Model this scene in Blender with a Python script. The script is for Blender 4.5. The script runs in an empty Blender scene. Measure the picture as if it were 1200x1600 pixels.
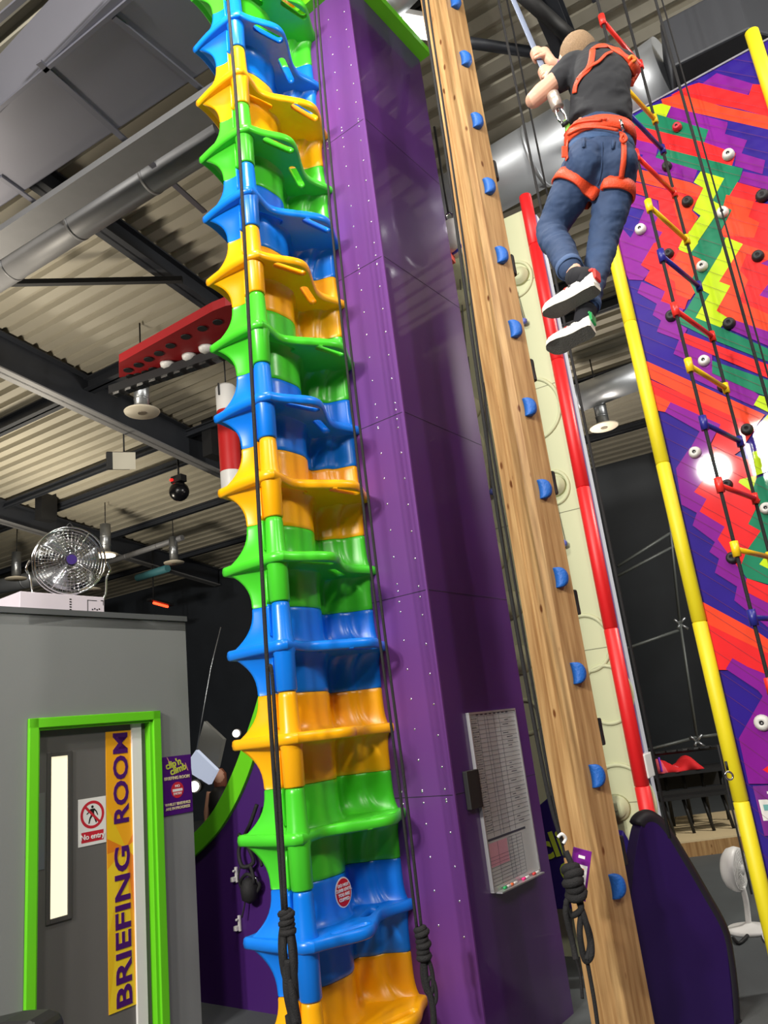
import bpy, bmesh, math, random
import numpy as np
from mathutils import Vector, Matrix
random.seed(7)
SC = bpy.context.scene
COL = SC.collection
PI = math.pi
# ------------------------------------------------------------------ camera
EYE = 1.65
FPX = 1180.0
PITCH = math.radians(16.1)
ROLL = math.atan(.12)
F_ = Vector((0, math.cos(PITCH), math.sin(PITCH)))
R_ = Vector((1, 0, 0))
U_ = Vector((0, -math.sin(PITCH), math.cos(PITCH)))
XI = R_*math.cos(ROLL) - U_*math.sin(ROLL)
YI = R_*math.sin(ROLL) + U_*math.cos(ROLL)
cam = bpy.data.cameras.new('camera')
cam.sensor_fit = 'HORIZONTAL'; cam.sensor_width = 36; cam.lens = FPX/1200*36
cam.clip_start = .05; cam.clip_end = 200
cob = bpy.data.objects.new('camera', cam); COL.objects.link(cob)
cob.matrix_world = Matrix(((XI.x, YI.x, -F_.x, 0), (XI.y, YI.y, -F_.y, 0), (XI.z, YI.z, -F_.z, EYE), (0, 0, 0, 1)))
SC.camera = cob
# ------------------------------------------------------------------ world, exposure, lights
SC.view_settings.view_transform = 'Standard'
SC.view_settings.look = 'None'
SC.view_settings.gamma = 1
SC.view_settings.exposure = 0.25
w_ = bpy.data.worlds.new('hall_air'); SC.world = w_; w_.use_nodes = True
w_.node_tree.nodes['Background'].inputs[0].default_value = (.8, .85, 1, 1)
w_.node_tree.nodes['Background'].inputs[1].default_value = .25

def area(name, loc, target, size, power, color=(1, .96, .88), sy=None):
    l = bpy.data.lights.new(name, 'AREA'); l.energy = power; l.color = color
    l.shape = 'RECTANGLE' if sy else 'DISK'; l.size = size
    if sy: l.size_y = sy
    o = bpy.data.objects.new(name, l); COL.objects.link(o); o.location = loc
    o.rotation_euler = (Vector(target)-Vector(loc)).to_track_quat('-Z', 'Y').to_euler()
    return o
def spot(name, loc, target, power, color, angle, blend=.4, r=.05):
    l = bpy.data.lights.new(name, 'SPOT'); l.energy = power; l.color = color
    l.spot_size = math.radians(angle); l.spot_blend = blend; l.shadow_soft_size = r
    o = bpy.data.objects.new(name, l); COL.objects.link(o); o.location = loc
    o.rotation_euler = (Vector(target)-Vector(loc)).to_track_quat('-Z', 'Y').to_euler()
    return o
area('hall_and_fill_light', (-6.8, -4.6, 6.7), (0, 4.5, 3), .6, 620)
area('hall_and_fill_light', (-5.6, -4.9, 6.7), (0, 4.5, 3), .6, 620, sy=1.2)
area('hall_and_fill_light', (-.6, 3.0, 7.45), (-.3, 4.2, 2), .4, 120)
area('hall_and_fill_light', (5.4, 1.6, 7.2), (2.2, 6.0, 3), .6, 130)  # added fill from the right, aimed at the beige wall's side edge
area('hall_and_fill_light', (2.0, -1.5, 7.6), (.8, 4, 3), 1.0, 150)
area('hall_and_fill_light', (-2.0, -5, 6.8), (0, 4, 2.5), 1.4, 240)
area('hall_and_fill_light', (-5.5, 8.0, 5.2), (-4.5, 8.4, 10), 1.2, 105, (1, .9, .74))
area('hall_and_fill_light', (-7.5, 14, 4.6), (-7, 14.5, 9), 1.2, 170, (1, .9, .72))
area('hall_and_fill_light', (3.5, 12.5, 4.8), (3.5, 12.5, 9), 1.0, 60, (1, .9, .78))
area('hall_and_fill_light', (7.6, 6.0, 6.6), (2.6, 7.8, 1), .8, 420)  # added fill behind the mosaic wall, brightens the side strip, platform and fan
spot('flood_light', (-.9, .1, 2.2), (1.6, 3.2, 5.0), 125, (1, .97, .92), 60, .6, .04)

# ------------------------------------------------------------------ pixel -> world helpers (used to read sizes and places off the photo)
def V(*a): return Vector(a)
O_ = V(0, 0, EYE); Z_ = V(0, 0, 1)
def ray(px, py):
    return (F_*FPX + XI*(px-600) + YI*(800-py)).normalized()
def at(px, py, Y):
    d = ray(px, py); return O_ + d*(Y/d.y)
def onp(px, py, P, N):
    d = ray(px, py); return O_ + d*((P-O_).dot(N)/d.dot(N))
def onz(px, py, z):
    d = ray(px, py); return O_ + d*((z-EYE)/d.z)
def az(a):
    a = math.radians(a); return V(math.sin(a), math.cos(a), 0)
A = az(36); B = az(-54); C = az(-61); W = az(29); MZ = az(-56)

# ------------------------------------------------------------------ materials
MATS = {}
def lin(c): return tuple(((x/255)/12.92 if x/255 <= .04045 else ((x/255+.055)/1.055)**2.4) for x in c)
def mat(name, rgb, rough=.5, metal=0., spec=.5, noise=0., nscale=8., bump=0., bscale=40., emit=None, estr=1., alpha=1., coat=0., trans=0.):
    if name in MATS: return MATS[name]
    m = bpy.data.materials.new(name); m.use_nodes = True
    nt = m.node_tree; b = nt.nodes['Principled BSDF']
    c = lin(rgb) + (1,)
    b.inputs['Base Color'].default_value = c
    b.inputs['Roughness'].default_value = rough
    b.inputs['Metallic'].default_value = metal
    b.inputs['Specular IOR Level'].default_value = spec
    b.inputs['Coat Weight'].default_value = coat
    b.inputs['Coat Roughness'].default_value = .045
    b.inputs['Transmission Weight'].default_value = trans
    b.inputs['Alpha'].default_value = alpha
    tc = nt.nodes.new('ShaderNodeTexCoord')
    if noise > 0:
        n = nt.nodes.new('ShaderNodeTexNoise'); n.inputs['Scale'].default_value = nscale; n.inputs['Detail'].default_value = 4
        nt.links.new(tc.outputs['Object'], n.inputs['Vector'])
        mx = nt.nodes.new('ShaderNodeMix'); mx.data_type = 'RGBA'
        mx.inputs['A'].default_value = tuple(x*(1-noise) for x in c[:3])+(1,)
        mx.inputs['B'].default_value = tuple(min(1, x*(1+noise)) for x in c[:3])+(1,)
        nt.links.new(n.outputs['Fac'], mx.inputs['Factor']); nt.links.new(mx.outputs['Result'], b.inputs['Base Color'])
    if bump > 0:
        n2 = nt.nodes.new('ShaderNodeTexNoise'); n2.inputs['Scale'].default_value = bscale
        nt.links.new(tc.outputs['Object'], n2.inputs['Vector'])
        bp = nt.nodes.new('ShaderNodeBump'); bp.inputs['Strength'].default_value = bump; bp.inputs['Distance'].default_value = .01
        nt.links.new(n2.outputs['Fac'], bp.inputs['Height']); nt.links.new(bp.outputs['Normal'], b.inputs['Normal'])
    if emit:
        b.inputs['Emission Color'].default_value = lin(emit)+(1,); b.inputs['Emission Strength'].default_value = estr
    MATS[name] = m
    return m
def wood_mat():
    m = mat('glued_pine', (195, 155, 105), .45, spec=.35)
    nt = m.node_tree; b = nt.nodes['Principled BSDF']; N = nt.nodes.new; L = nt.links.new
    tc = N('ShaderNodeTexCoord'); mp = N('ShaderNodeMapping'); mp.inputs['Scale'].default_value = (22, 22, 1.2)
    L(tc.outputs['Object'], mp.inputs['Vector'])
    n = N('ShaderNodeTexNoise'); n.inputs['Scale'].default_value = 1.6; n.inputs['Detail'].default_value = 6; L(mp.outputs[0], n.inputs['Vector'])
    r = N('ShaderNodeValToRGB'); r.color_ramp.elements[0].color = lin((152, 112, 70))+(1,); r.color_ramp.elements[1].color = lin((200, 162, 112))+(1,)
    r.color_ramp.elements[0].position = .3; r.color_ramp.elements[1].position = .7
    L(n.outputs['Fac'], r.inputs['Fac'])
    # staves
    mp2 = N('ShaderNodeMapping'); mp2.inputs['Scale'].default_value = (16, 16, 1.1); L(tc.outputs['Object'], mp2.inputs['Vector'])
    vo = N('ShaderNodeTexVoronoi'); vo.inputs['Scale'].default_value = 1; L(mp2.outputs[0], vo.inputs['Vector'])
    hs = N('ShaderNodeMix'); hs.data_type = 'RGBA'; hs.blend_type = 'MULTIPLY'; hs.inputs['Factor'].default_value = .35
    bw = N('ShaderNodeRGBToBW'); L(vo.outputs['Color'], bw.inputs[0])
    r3 = N('ShaderNodeValToRGB'); r3.color_ramp.elements[0].color = (.62, .58, .5, 1); r3.color_ramp.elements[1].color = (1, 1, 1, 1); L(bw.outputs[0], r3.inputs[0])
    L(r.outputs[0], hs.inputs['A']); L(r3.outputs[0], hs.inputs['B'])
    # knots
    mp3 = N('ShaderNodeMapping'); mp3.inputs['Scale'].default_value = (9, 9, 4); L(tc.outputs['Object'], mp3.inputs['Vector'])
    v2 = N('ShaderNodeTexVoronoi'); v2.inputs['Scale'].default_value = 1; L(mp3.outputs[0], v2.inputs['Vector'])
    r2 = N('ShaderNodeValToRGB'); r2.color_ramp.elements[0].position = .07; r2.color_ramp.elements[0].color = (0, 0, 0, 1)
    r2.color_ramp.elements[1].position = .13; L(v2.outputs['Distance'], r2.inputs[0])
    mx = N('ShaderNodeMix'); mx.data_type = 'RGBA'; L(r2.outputs[0], mx.inputs['Factor'])
    mx.inputs['A'].default_value = lin((105, 62, 30))+(1,); L(hs.outputs['Result'], mx.inputs['B'])
    L(mx.outputs['Result'], b.inputs['Base Color'])
    return m
WOOD = wood_mat()
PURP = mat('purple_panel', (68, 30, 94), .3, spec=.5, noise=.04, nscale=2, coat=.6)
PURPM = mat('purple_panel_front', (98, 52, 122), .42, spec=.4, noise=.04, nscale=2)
BLACK = mat('black_paint', (22, 22, 24), .6, noise=.1)
ROPE = mat('black_rope', (26, 25, 27), .8, noise=.4, nscale=120, bump=.6, bscale=220)
GREY = mat('grey_wall_paint', (124, 126, 126), .75, noise=.03, nscale=3, bump=.05, bscale=60)
DOORG = mat('grey_door_paint', (98, 96, 94), .7, noise=.03, nscale=3)
GREEN = mat('lime_green_paint', (104, 205, 30), .4, noise=.02)
WHITE = mat('white_plastic', (232, 230, 228), .4, noise=.02)
STEEL = mat('dark_painted_steel', (50, 53, 60), .5, metal=.2, noise=.15, nscale=5)
LSTEEL = mat('pale_painted_steel', (128, 128, 130), .5, metal=.2, noise=.1, nscale=5)
GALV = mat('galvanised_steel', (165, 168, 172), .35, metal=.85, noise=.15, nscale=14)
DUCT = mat('duct_sheet_metal', (190, 194, 200), .42, metal=.75, noise=.06, nscale=5)
CHROME = mat('chrome', (220, 220, 222), .12, metal=1.)
SB = mat('blue_moulded_plastic', (10, 122, 232), .3, spec=.5, noise=.03, nscale=4)
SY = mat('yellow_moulded_plastic', (255, 178, 8), .3, spec=.5, noise=.03, nscale=4)
SG = mat('green_moulded_plastic', (72, 205, 44), .3, spec=.5, noise=.03, nscale=4)
YEL = mat('yellow_tube_foam', (232, 214, 28), .5, noise=.03)
RED = mat('red_tube_foam', (222, 30, 34), .45, noise=.03)

# ------------------------------------------------------------------ mesh helpers
def bm_new(): return bmesh.new()
def quad_box(bm, P, ax, ay, az_, sx, sy, sz, mi=0):
    """box with corner centre P, half sizes sx sy sz along unit axes"""
    vs = []
    for k in (-1, 1):
        for j in (-1, 1):
            for i in (-1, 1):
                vs.append(bm.verts.new(P + ax*sx*i + ay*sy*j + az_*sz*k))
    for f in ((0, 2, 3, 1), (4, 5, 7, 6), (0, 1, 5, 4), (2, 6, 7, 3), (0, 4, 6, 2), (1, 3, 7, 5)):
        fc = bm.faces.new([vs[i] for i in f]); fc.material_index = mi
    return vs
X_ = V(1, 0, 0); Yx = V(0, 1, 0)
def box(bm, P, s, mi=0): return quad_box(bm, Vector(P), X_, Yx, Z_, s[0]/2, s[1]/2, s[2]/2, mi)
def perp(t, hint=None):
    t = t.normalized(); h = hint or (Z_ if abs(t.z) < .9 else X_)
    a = (h - t*h.dot(t)).normalized(); return a, t.cross(a)
def ring(bm, c, a, b, ra, rb, n): return [bm.verts.new(c + a*(ra*math.cos(2*PI*i/n)) + b*(rb*math.sin(2*PI*i/n))) for i in range(n)]
def bridge(bm, r0, r1, mi=0, close=True):
    n = len(r0)
    for i in range(n if close else n-1):
        f = bm.faces.new((r0[i], r0[(i+1) % n], r1[(i+1) % n], r1[i])); f.material_index = mi; f.smooth = True
def cap(bm, r, mi=0, flip=False):
    f = bm.faces.new(r[::-1] if flip else r); f.material_index = mi
def cyl(bm, p0, p1, r0, r1=None, n=16, caps=True, mi=0, hint=None):
    p0 = Vector(p0); p1 = Vector(p1); r1 = r0 if r1 is None else r1
    a, b = perp(p1-p0, hint)
    A0 = ring(bm, p0, a, b, r0, r0, n); A1 = ring(bm, p1, a, b, r1, r1, n)
    bridge(bm, A0, A1, mi)
    if caps: cap(bm, A0, mi, True); cap(bm, A1, mi)
def lathe(bm, P, axis, prof, n=24, mi=0, hint=None):
    a, b = perp(axis, hint); axis = axis.normalized(); prev = None; first = None
    for (h, r) in prof:
        rr = ring(bm, Vector(P)+axis*h, a, b, max(r, 1e-4), max(r, 1e-4), n)
        if prev: bridge(bm, prev, rr, mi)
        else: first = rr
        prev = rr
    cap(bm, first, mi, True); cap(bm, prev, mi)
def smooth_path(pts, k=6):
    pts = [Vector(p) for p in pts]; out = []
    n = len(pts)
    for i in range(n-1):
        p0 = pts[max(i-1, 0)]; p1 = pts[i]; p2 = pts[i+1]; p3 = pts[min(i+2, n-1)]
        for j in range(k):
            t = j/k
            out.append(.5*((2*p1)+(p2-p0)*t+(2*p0-5*p1+4*p2-p3)*t*t+(3*p1-p0-3*p2+p3)*t**3))
    out.append(pts[-1]); return out
def tube(bm, pts, r, n=8, mi=0, ends=True, hint=None, closed=False):
    pts = [Vector(p) for p in pts]; m = len(pts)
    rs = r if isinstance(r, (list, tuple)) else [r]*m
    a, b = perp(pts[1]-pts[0], hint); rings = []
    for i in range(m):
        if closed: t = pts[(i+1) % m]-pts[i-1]
        else: t = (pts[min(i+1, m-1)]-pts[max(i-1, 0)])
        t.normalize(); a = (a - t*a.dot(t)).normalized(); b = t.cross(a)
        ri = rs[i] if not isinstance(rs[i], (tuple, list)) else rs[i]
        if isinstance(ri, (tuple, list)): rings.append(ring(bm, pts[i], a, b, ri[0], ri[1], n))
        else: rings.append(ring(bm, pts[i], a, b, ri, ri, n))
    for i in range(m-1): bridge(bm, rings[i], rings[i+1], mi)
    if closed: bridge(bm, rings[-1], rings[0], mi)
    elif ends: cap(bm, rings[0], mi, True); cap(bm, rings[-1], mi)
def ribbon(bm, pts, norms, w, th, mi=0, closed=False):
    pts = [Vector(p) for p in pts]; m = len(pts); prev = None; first = None
    for i in range(m):
        t = (pts[(i+1) % m]-pts[i-1]) if closed else (pts[min(i+1, m-1)]-pts[max(i-1, 0)])
        t.normalize(); nn = Vector(norms[i]); nn = (nn - t*nn.dot(t)).normalized(); s = t.cross(nn)
        r = [bm.verts.new(pts[i]+s*(w/2)*a_+nn*(th)*b_) for a_, b_ in ((-1, 0), (-.85, .8), (0, 1), (.85, .8), (1, 0), (0, -.4))]
        if prev: bridge(bm, prev, r, mi)
        else: first = r
        prev = r
    if closed: bridge(bm, prev, first, mi)
    else: cap(bm, first, mi, True); cap(bm, prev, mi)
def prism(bm, poly, d, mi=0):
    """poly: list of world points (planar), d: thickness vector"""
    a = [bm.verts.new(p) for p in poly]; b = [bm.verts.new(p+d) for p in poly]; n = len(poly)
    for i in range(n):
        f = bm.faces.new((a[i], a[(i+1) % n], b[(i+1) % n], b[i])); f.material_index = mi
    f = bm.faces.new(a[::-1]); f.material_index = mi
    f = bm.faces.new(b); f.material_index = mi

def rootloc(p):
    while p is not None and p.parent is not None: p = p.parent
    return Vector(p.location) if p is not None else V(0, 0, 0)
def obj(name, bm, mats, parent=None, smooth=False, label=None, recenter=True, bevel=0.):
    bmesh.ops.recalc_face_normals(bm, faces=bm.faces)
    me = bpy.data.meshes.new(name)
    if parent is None and recenter and len(bm.verts):
        xs = [v.co for v in bm.verts]
        c = V((min(v.x for v in xs)+max(v.x for v in xs))/2, (min(v.y for v in xs)+max(v.y for v in xs))/2, min(v.z for v in xs))
    else: c = rootloc(parent)
    bmesh.ops.translate(bm, verts=bm.verts, vec=-c)
    if smooth:
        for f in bm.faces: f.smooth = True
    bm.to_mesh(me); bm.free()
    for m in (mats if isinstance(mats, (list, tuple)) else [mats]): me.materials.append(m)
    o = bpy.data.objects.new(name, me); COL.objects.link(o)
    if parent is None: o.location = c
    else: o.parent = parent
    if label: o['label'] = label
    if bevel > 0:
        md = o.modifiers.new('edge', 'BEVEL'); md.width = bevel; md.segments = 2; md.limit_method = 'ANGLE'; md.angle_limit = .7
    return o
def tag(o, label, cat, group=None, kind=None):
    if label: o['label'] = label
    if cat: o['category'] = cat
    if group: o['group'] = group
    if kind: o['kind'] = kind
    return o
def thing(name, label, cat, loc=(0, 0, 0), group=None):
    o = bpy.data.objects.new(name, None); o.empty_display_size = .1; COL.objects.link(o); o.location = loc
    return tag(o, label, cat, group)
def struct(name, bm, m, parent=None, **k):
    o = obj(name, bm, m, parent, **k)
    if parent is None: o['kind'] = 'structure'
    return o
def dup(root, parent=None):
    r = root.copy(); COL.objects.link(r); r.parent = parent
    for ch in list(root.children):
        c = ch.copy(); COL.objects.link(c); c.parent = r
        for g in list(ch.children):
            d = g.copy(); COL.objects.link(d); d.parent = c
    return r
def bake(o):
    """apply modifiers into a plain mesh"""
    dg = bpy.context.evaluated_depsgraph_get(); dg.update()
    me = bpy.data.meshes.new_from_object(o.evaluated_get(dg))
    o.modifiers.clear(); o.data = me
    return o
def text(txt, size, P, xdir, ydir, m, parent, name='lettering', depth=.0015, bold=.0, align='CENTER', sx=1., shear=0., label=None):
    cu = bpy.data.curves.new(name, 'FONT'); cu.body = txt; cu.size = size; cu.extrude = depth; cu.offset = bold
    cu.align_x = align; cu.align_y = 'CENTER'; cu.shear = shear; cu.resolution_u = 3
    o = bpy.data.objects.new(name, cu); COL.objects.link(o)
    dg = bpy.context.evaluated_depsgraph_get(); dg.update()
    me = bpy.data.meshes.new_from_object(o.evaluated_get(dg)); bpy.data.objects.remove(o)
    xd = Vector(xdir).normalized(); yd = Vector(ydir).normalized(); nd = xd.cross(yd)
    rl = rootloc(parent)
    for v in me.vertices: v.co = Vector(P) + xd*v.co.x*sx + yd*v.co.y + nd*v.co.z - rl
    me.materials.clear(); me.materials.append(m)
    o = bpy.data.objects.new(name, me); COL.objects.link(o); o.parent = parent
    if label: o['label'] = label
    return o
def polyflat(bm, pts, mi=0):
    f = bm.faces.new([bm.verts.new(p) for p in pts]); f.material_index = mi
class Plane:
    """a wall plane: u along D, z up, normal N to the viewer"""
    def __init__(s, P, D, N): s.P = Vector((P[0], P[1], 0)); s.D = D; s.N = N
    def px(s, x, y):
        q = onp(x, y, s.P, s.N); return (q-s.P).dot(s.D), q.z
    def w(s, u, z, off=0.): return s.P + s.D*u + Z_*z + s.N*off
    def pw(s, x, y, off=0.): u, z = s.px(x, y); return s.w(u, z, off)
    def box(s, bm, u0, u1, z0, z1, o0, o1, mi=0):
        return quad_box(bm, s.w((u0+u1)/2, (z0+z1)/2, (o0+o1)/2), s.D, s.N, Z_, abs(u1-u0)/2, abs(o1-o0)/2, abs(z1-z0)/2, mi)

# ================================================================== SHELL
FW = 17.26          # far wall distance along W
FL = -.2            # floor level
# floor
bm = bm_new(); c0 = W*6
quad_box(bm, c0 + C*10 + Z_*(FL-.1), C, W, Z_, 27, 16, .1)
struct('floor', bm, mat('dark_grey_floor', (78, 82, 84), .7, noise=.12, nscale=4, bump=.1, bscale=90), recenter=False)
# corrugated roof deck, falling towards the far wall
SL = math.tan(math.radians(6.1))
def roofz(d): return 7.0 + (FW-d)*SL
bm = bm_new(); pitch = .26; d = -8.5; prof = []
while d < FW+.1:
    for (dd, hh) in ((0, 0), (.14, 0), (.155, .085), (.245, .085)):
        prof.append((d+dd, hh))
    d += pitch
L0 = [bm.verts.new(W*a + C*-15 + Z_*(roofz(a)+h)) for a, h in prof]
L1 = [bm.verts.new(W*a + C*36 + Z_*(roofz(a)+h)) for a, h in prof]
for i in range(len(prof)-1): bm.faces.new((L0[i], L0[i+1], L1[i+1], L1[i]))
struct('ceiling', bm, mat('liner_deck', (170, 164, 148), .6, noise=.14, nscale=1.2), recenter=False)
DARKW = mat('dark_wall_cladding', (46, 50, 56), .5, noise=.3, nscale=1.5)
bm = bm_new(); quad_box(bm, W*(FW+.1)+C*10.5+Z_*3.4, C, W, Z_, 25.5, .1, 3.65); struct('wall_back', bm, DARKW, recenter=False)
WALLP = mat('pale_wall_cladding', (62, 62, 64), .7, noise=.1, nscale=1)
bm = bm_new(); quad_box(bm, W*4.4+C*36+Z_*4.9, C, W, Z_, .1, 13, 5.1); struct('wall_left', bm, WALLP, recenter=False)
bm = bm_new(); quad_box(bm, W*4.4-C*15+Z_*4.9, C, W, Z_, .1, 13, 5.1); struct('wall_right', bm, WALLP, recenter=False)
bm = bm_new(); quad_box(bm, W*-8.6+C*10.5+Z_*4.9, C, W, Z_, 25.5, .1, 5.1); struct('wall_front', bm, WALLP, recenter=False)
def onroof(px, py, drop=0.):
    # plane: z = 7+(FW-d)*SL - drop
    N = (Z_ + W*SL).normalized(); P = W*FW + Z_*(7.0-drop)
    return onp(px, py, P, N)
trim_n = [0]
def beam(p0, p1, wd, ht, m=STEEL, flange=0., fm=None, kind='I'):
    """I-section or box beam between two points"""
    trim_n[0] += 1
    bm = bm_new(); p0 = Vector(p0); p1 = Vector(p1); t = (p1-p0).normalized()
    s = t.cross(Z_).normalized(); u = s.cross(t).normalized(); c = (p0+p1)/2; L = (p1-p0).length/2
    if kind == 'I':
        quad_box(bm, c, t, s, u, L, wd*.08, ht/2)
        quad_box(bm, c+u*(ht/2-.012), t, s, u, L, wd/2, .012)
        quad_box(bm, c-u*(ht/2-.012), t, s, u, L, wd/2, .012, 1)
    elif kind == 'box':
        quad_box(bm, c, t, s, u, L, wd/2, ht/2)
    else:
        cyl(bm, p0, p1, wd/2, n=20)
    return struct('trim_%d' % trim_n[0], bm, [m, fm or m], smooth=False)
def rb(a, b, drop, *k, **kw):
    return beam(onroof(*a, drop), onroof(*b, drop), *k, **kw)
# long rafters running away to the far wall (down to the right in the photo)
def raf(px, py, drop, d0, d1, wd, ht, **kw):
    """beam along W through the point seen at px,py on the plane `drop` below the deck"""
    q = onroof(px, py, drop); c = q.dot(C)
    f = lambda d: W*d + C*c + Z_*(roofz(d)-drop)
    return beam(f(d0), f(d1), wd, ht, **kw)
def pur(px, py, drop, c0, c1, wd, ht, **kw):
    q = onroof(px, py, drop); d = q.dot(W)
    f = lambda c: W*d + C*c + Z_*(roofz(d)-drop)
    return beam(f(c0), f(c1), wd, ht, **kw)
raf(180, 640, .35, -2, FW-.1, .26, .62, fm=LSTEEL)
raf(20, 805, .30, -2, FW-.1, .24, .5, fm=LSTEEL)
raf(240, 405, .2, -2, FW-.1, .2, .3)
raf(860, 15, .3, -2, FW-.1, .22, .4)
for (x, y, dr, wd, ht) in ((150, 320, .12, .14, .16), (230, 560, .16, .22, .22), (200, 715, .14, .12, .14), (180, 760, .14, .12, .16), (200, 830, .12, .12, .14), (250, 880, .1, .12, .14), (930, 575, .14, .2, .2), (870, 400, .16, .3, .3), (960, 680, .1, .12, .14), (760, 80, .14, .12, .16)):
    pur(x, y, dr, *((-14.8, .5) if x > 600 else (1.2, 34)), wd, ht)
pur(170, 268, .95, 3.2, 20, .3, .08, m=LSTEEL, kind='box')
# diagonal wind brace and slender struts
rb((-20, 443), (285, 437), .45, .07, .07, m=BLACK, kind='box')
rb((700, 62), (850, 84), .6, .1, .1, m=STEEL, kind='round')
rb((815, -10), (895, 62), .6, .13, .13, m=BLACK, kind='round')
# steel columns against the far wall
def column_at(px, py, Y, z0, z1, wd, ht):
    trim_n[0] += 1
    q = at(px, py, Y); bm = bm_new()
    quad_box(bm, V(q.x, q.y, (z0+z1)/2), C, W, Z_, wd/2, .02, (z1-z0)/2)
    quad_box(bm, V(q.x, q.y, (z0+z1)/2)+C*wd/2, C, W, Z_, .02, ht/2, (z1-z0)/2)
    quad_box(bm, V(q.x, q.y, (z0+z1)/2)-C*wd/2, C, W, Z_, .02, ht/2, (z1-z0)/2)
    return struct('trim_%d' % trim_n[0], bm, STEEL)
q = onroof(335, 700, .5); trim_n[0] += 1
bm = bm_new(); quad_box(bm, V(q.x, q.y, q.z+.75), C, W, Z_, .12, .2, .95); struct('trim_%d' % trim_n[0], bm, BLACK)
q = onroof(72, 800, .4); trim_n[0] += 1
bm = bm_new(); quad_box(bm, V(q.x, q.y, q.z+.9), C, W, Z_, .12, .2, 1.1); struct('trim_%d' % trim_n[0], bm, BLACK)

# ================================================================== PURPLE TOWER
K = V(.21, 4.72, 0); TH = 7.52
tw = thing('climbing_tower', 'tall glossy purple panelled square tower behind the moulded climbing stack', 'climbing wall', K)
TA, TB = 1.02, .98
bm = bm_new()
quad_box(bm, K + A*(TA/2+.01) + B*(TB/2) + Z_*(TH+FL)/2, A, B, Z_, TA/2-.01, TB/2-.012, (TH-FL)/2)
quad_box(bm, K - B*.006 + A*(TA/2) + Z_*(TH+FL)/2, A, B, Z_, TA/2, .006, (TH-FL)/2)
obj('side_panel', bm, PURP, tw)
bm = bm_new(); quad_box(bm, K + B*(TB/2) - A*0.002 + Z_*(TH+FL)/2, A, B, Z_, .012, TB/2+.012, (TH-FL)/2)
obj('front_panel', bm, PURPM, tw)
PB = Plane(K, A, -B)      # side face seen right of the corner
PA = Plane(K, B, -A)      # front face
SEAM = mat('panel_gap', (20, 8, 34), .8)
for z in (1.25, 2.47, 3.69, 4.91, 6.13):
    bm = bm_new(); quad_box(bm, PB.w(TA/2, z, .0125), A, B, Z_, TA/2, .0008, .002); obj('panel_seam', bm, SEAM, tw)
    bm = bm_new(); quad_box(bm, PA.w(TB/2, z, .0145), B, A, Z_, TB/2, .0008, .002); obj('panel_seam', bm, SEAM, tw)
bm = bm_new(); PB.box(bm, -.06, TA+.02, TH-.02, TH+.05, -.05, .12); PA.box(bm, -.1, TB+.02, TH-.02, TH+.05, -.05, .1)
obj('top_trim', bm, GREEN, tw, label='lime green top trim')
# screws
scr = mat('bright_screw', (215, 210, 225), .25, metal=.9)
bm = bm_new(); lathe(bm, V(0, 0, 0), V(0, 0, 1), [(0, .008), (.003, .0075), (.005, .003)], 8)
s0 = obj('screw', bm, scr, None, recenter=False); sm = s0.data; bpy.data.objects.remove(s0)
def screw(Pw, N):
    o = bpy.data.objects.new('screw', sm); COL.objects.link(o); o.parent = tw
    o.location = Pw - K; o.rotation_euler = N.to_track_quat('Z', 'Y').to_euler()
for i in range(38):
    z = .5 + i*.182
    screw(PA.w(.05, z, .012), -A); screw(PA.w(.215, z+.05, .012), -A)
for z in (1.25, 2.47, 3.69, 4.91, 6.13):
    for s in (.05, .215, .37): screw(PA.w(s, z+.035, .012), -A); screw(PA.w(s, z-.035, .012), -A)

# ================================================================== MOULDED CLIMBING STACK
SP = .505
E_ = V(-.116, 4.957, 0); LN = .898
T0 = E_ - A*LN                   # near corner, where the upright tube runs
st = thing('climbing_stack', 'tall stack of blue, green and yellow moulded plastic climbing modules', 'climbing tower', T0)
def gauss(x, c, s): return math.exp(-((x-c)/s)**2)
def near_core(x):    # y of the body wall along the long near face
    return .28 - .175*math.exp(-abs((x-.345)/.235)**3.4) - .09*math.exp(-abs((x-.755)/.045)**2.4) - .25*math.exp(-abs((x-.875)/.075)**2.6) - .17*math.exp(-abs((x-.0)/.10)**3)
def near_shelf(x, kind):
    if kind: return -.035 - .13*gauss(x, .30, .19) + .045*gauss(x, .66, .13) - .0*x
    return -.03 - .14*gauss(x, .60, .2) + .05*gauss(x, .22, .12)
def outlines(kind):
    core = []; shelf = []; pw = []; am = []
    N1 = 84
    for i in range(N1+1):
        x = LN*i/N1
        core.append((x, near_core(x))); shelf.append((x, near_shelf(x, kind)))
        pw.append(7 - 3.5*math.exp(-((x-.755)/.06)**2) - 2.*math.exp(-((x-.88)/.1)**2)); am.append(.3+.12*math.exp(-((x-.755)/.06)**2)+.3*math.exp(-((x-.9)/.1)**2))
    N2 = 8
    for i in range(1, N2):
        t = i/N2; core.append((LN, near_core(LN)+(.51-near_core(LN))*t)); shelf.append((LN, -.03+.62*t)); pw.append(5); am.append(.6)
    N3 = 40
    for i in range(N3+1):
        t = i/N3; x = LN*(1-t)
        core.append((x*.97+.03, .265 + .25*(1-math.exp(-(x/.35)**2)) )); shelf.append((x-.03*(1-min(1, x*5)), .44+.16*(1-math.exp(-(x/.35)**2)) ))
        pw.append(3.5 if x > .2 else 2.6); am.append(.75 if x > .2 else .97)
    N4 = 16
    for i in range(1, N4):
        t = i/N4
        y = .265*(1-t) + .11*t
        core.append((.03+.015*math.sin(PI*t)+.02*t, y)); shelf.append((-.03 - .015*math.sin(PI*t), .44*(1-t)-.02*t)); pw.append(2.6+1.5*t); am.append(.97-.3*t)
    return core, shelf, pw, am
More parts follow.
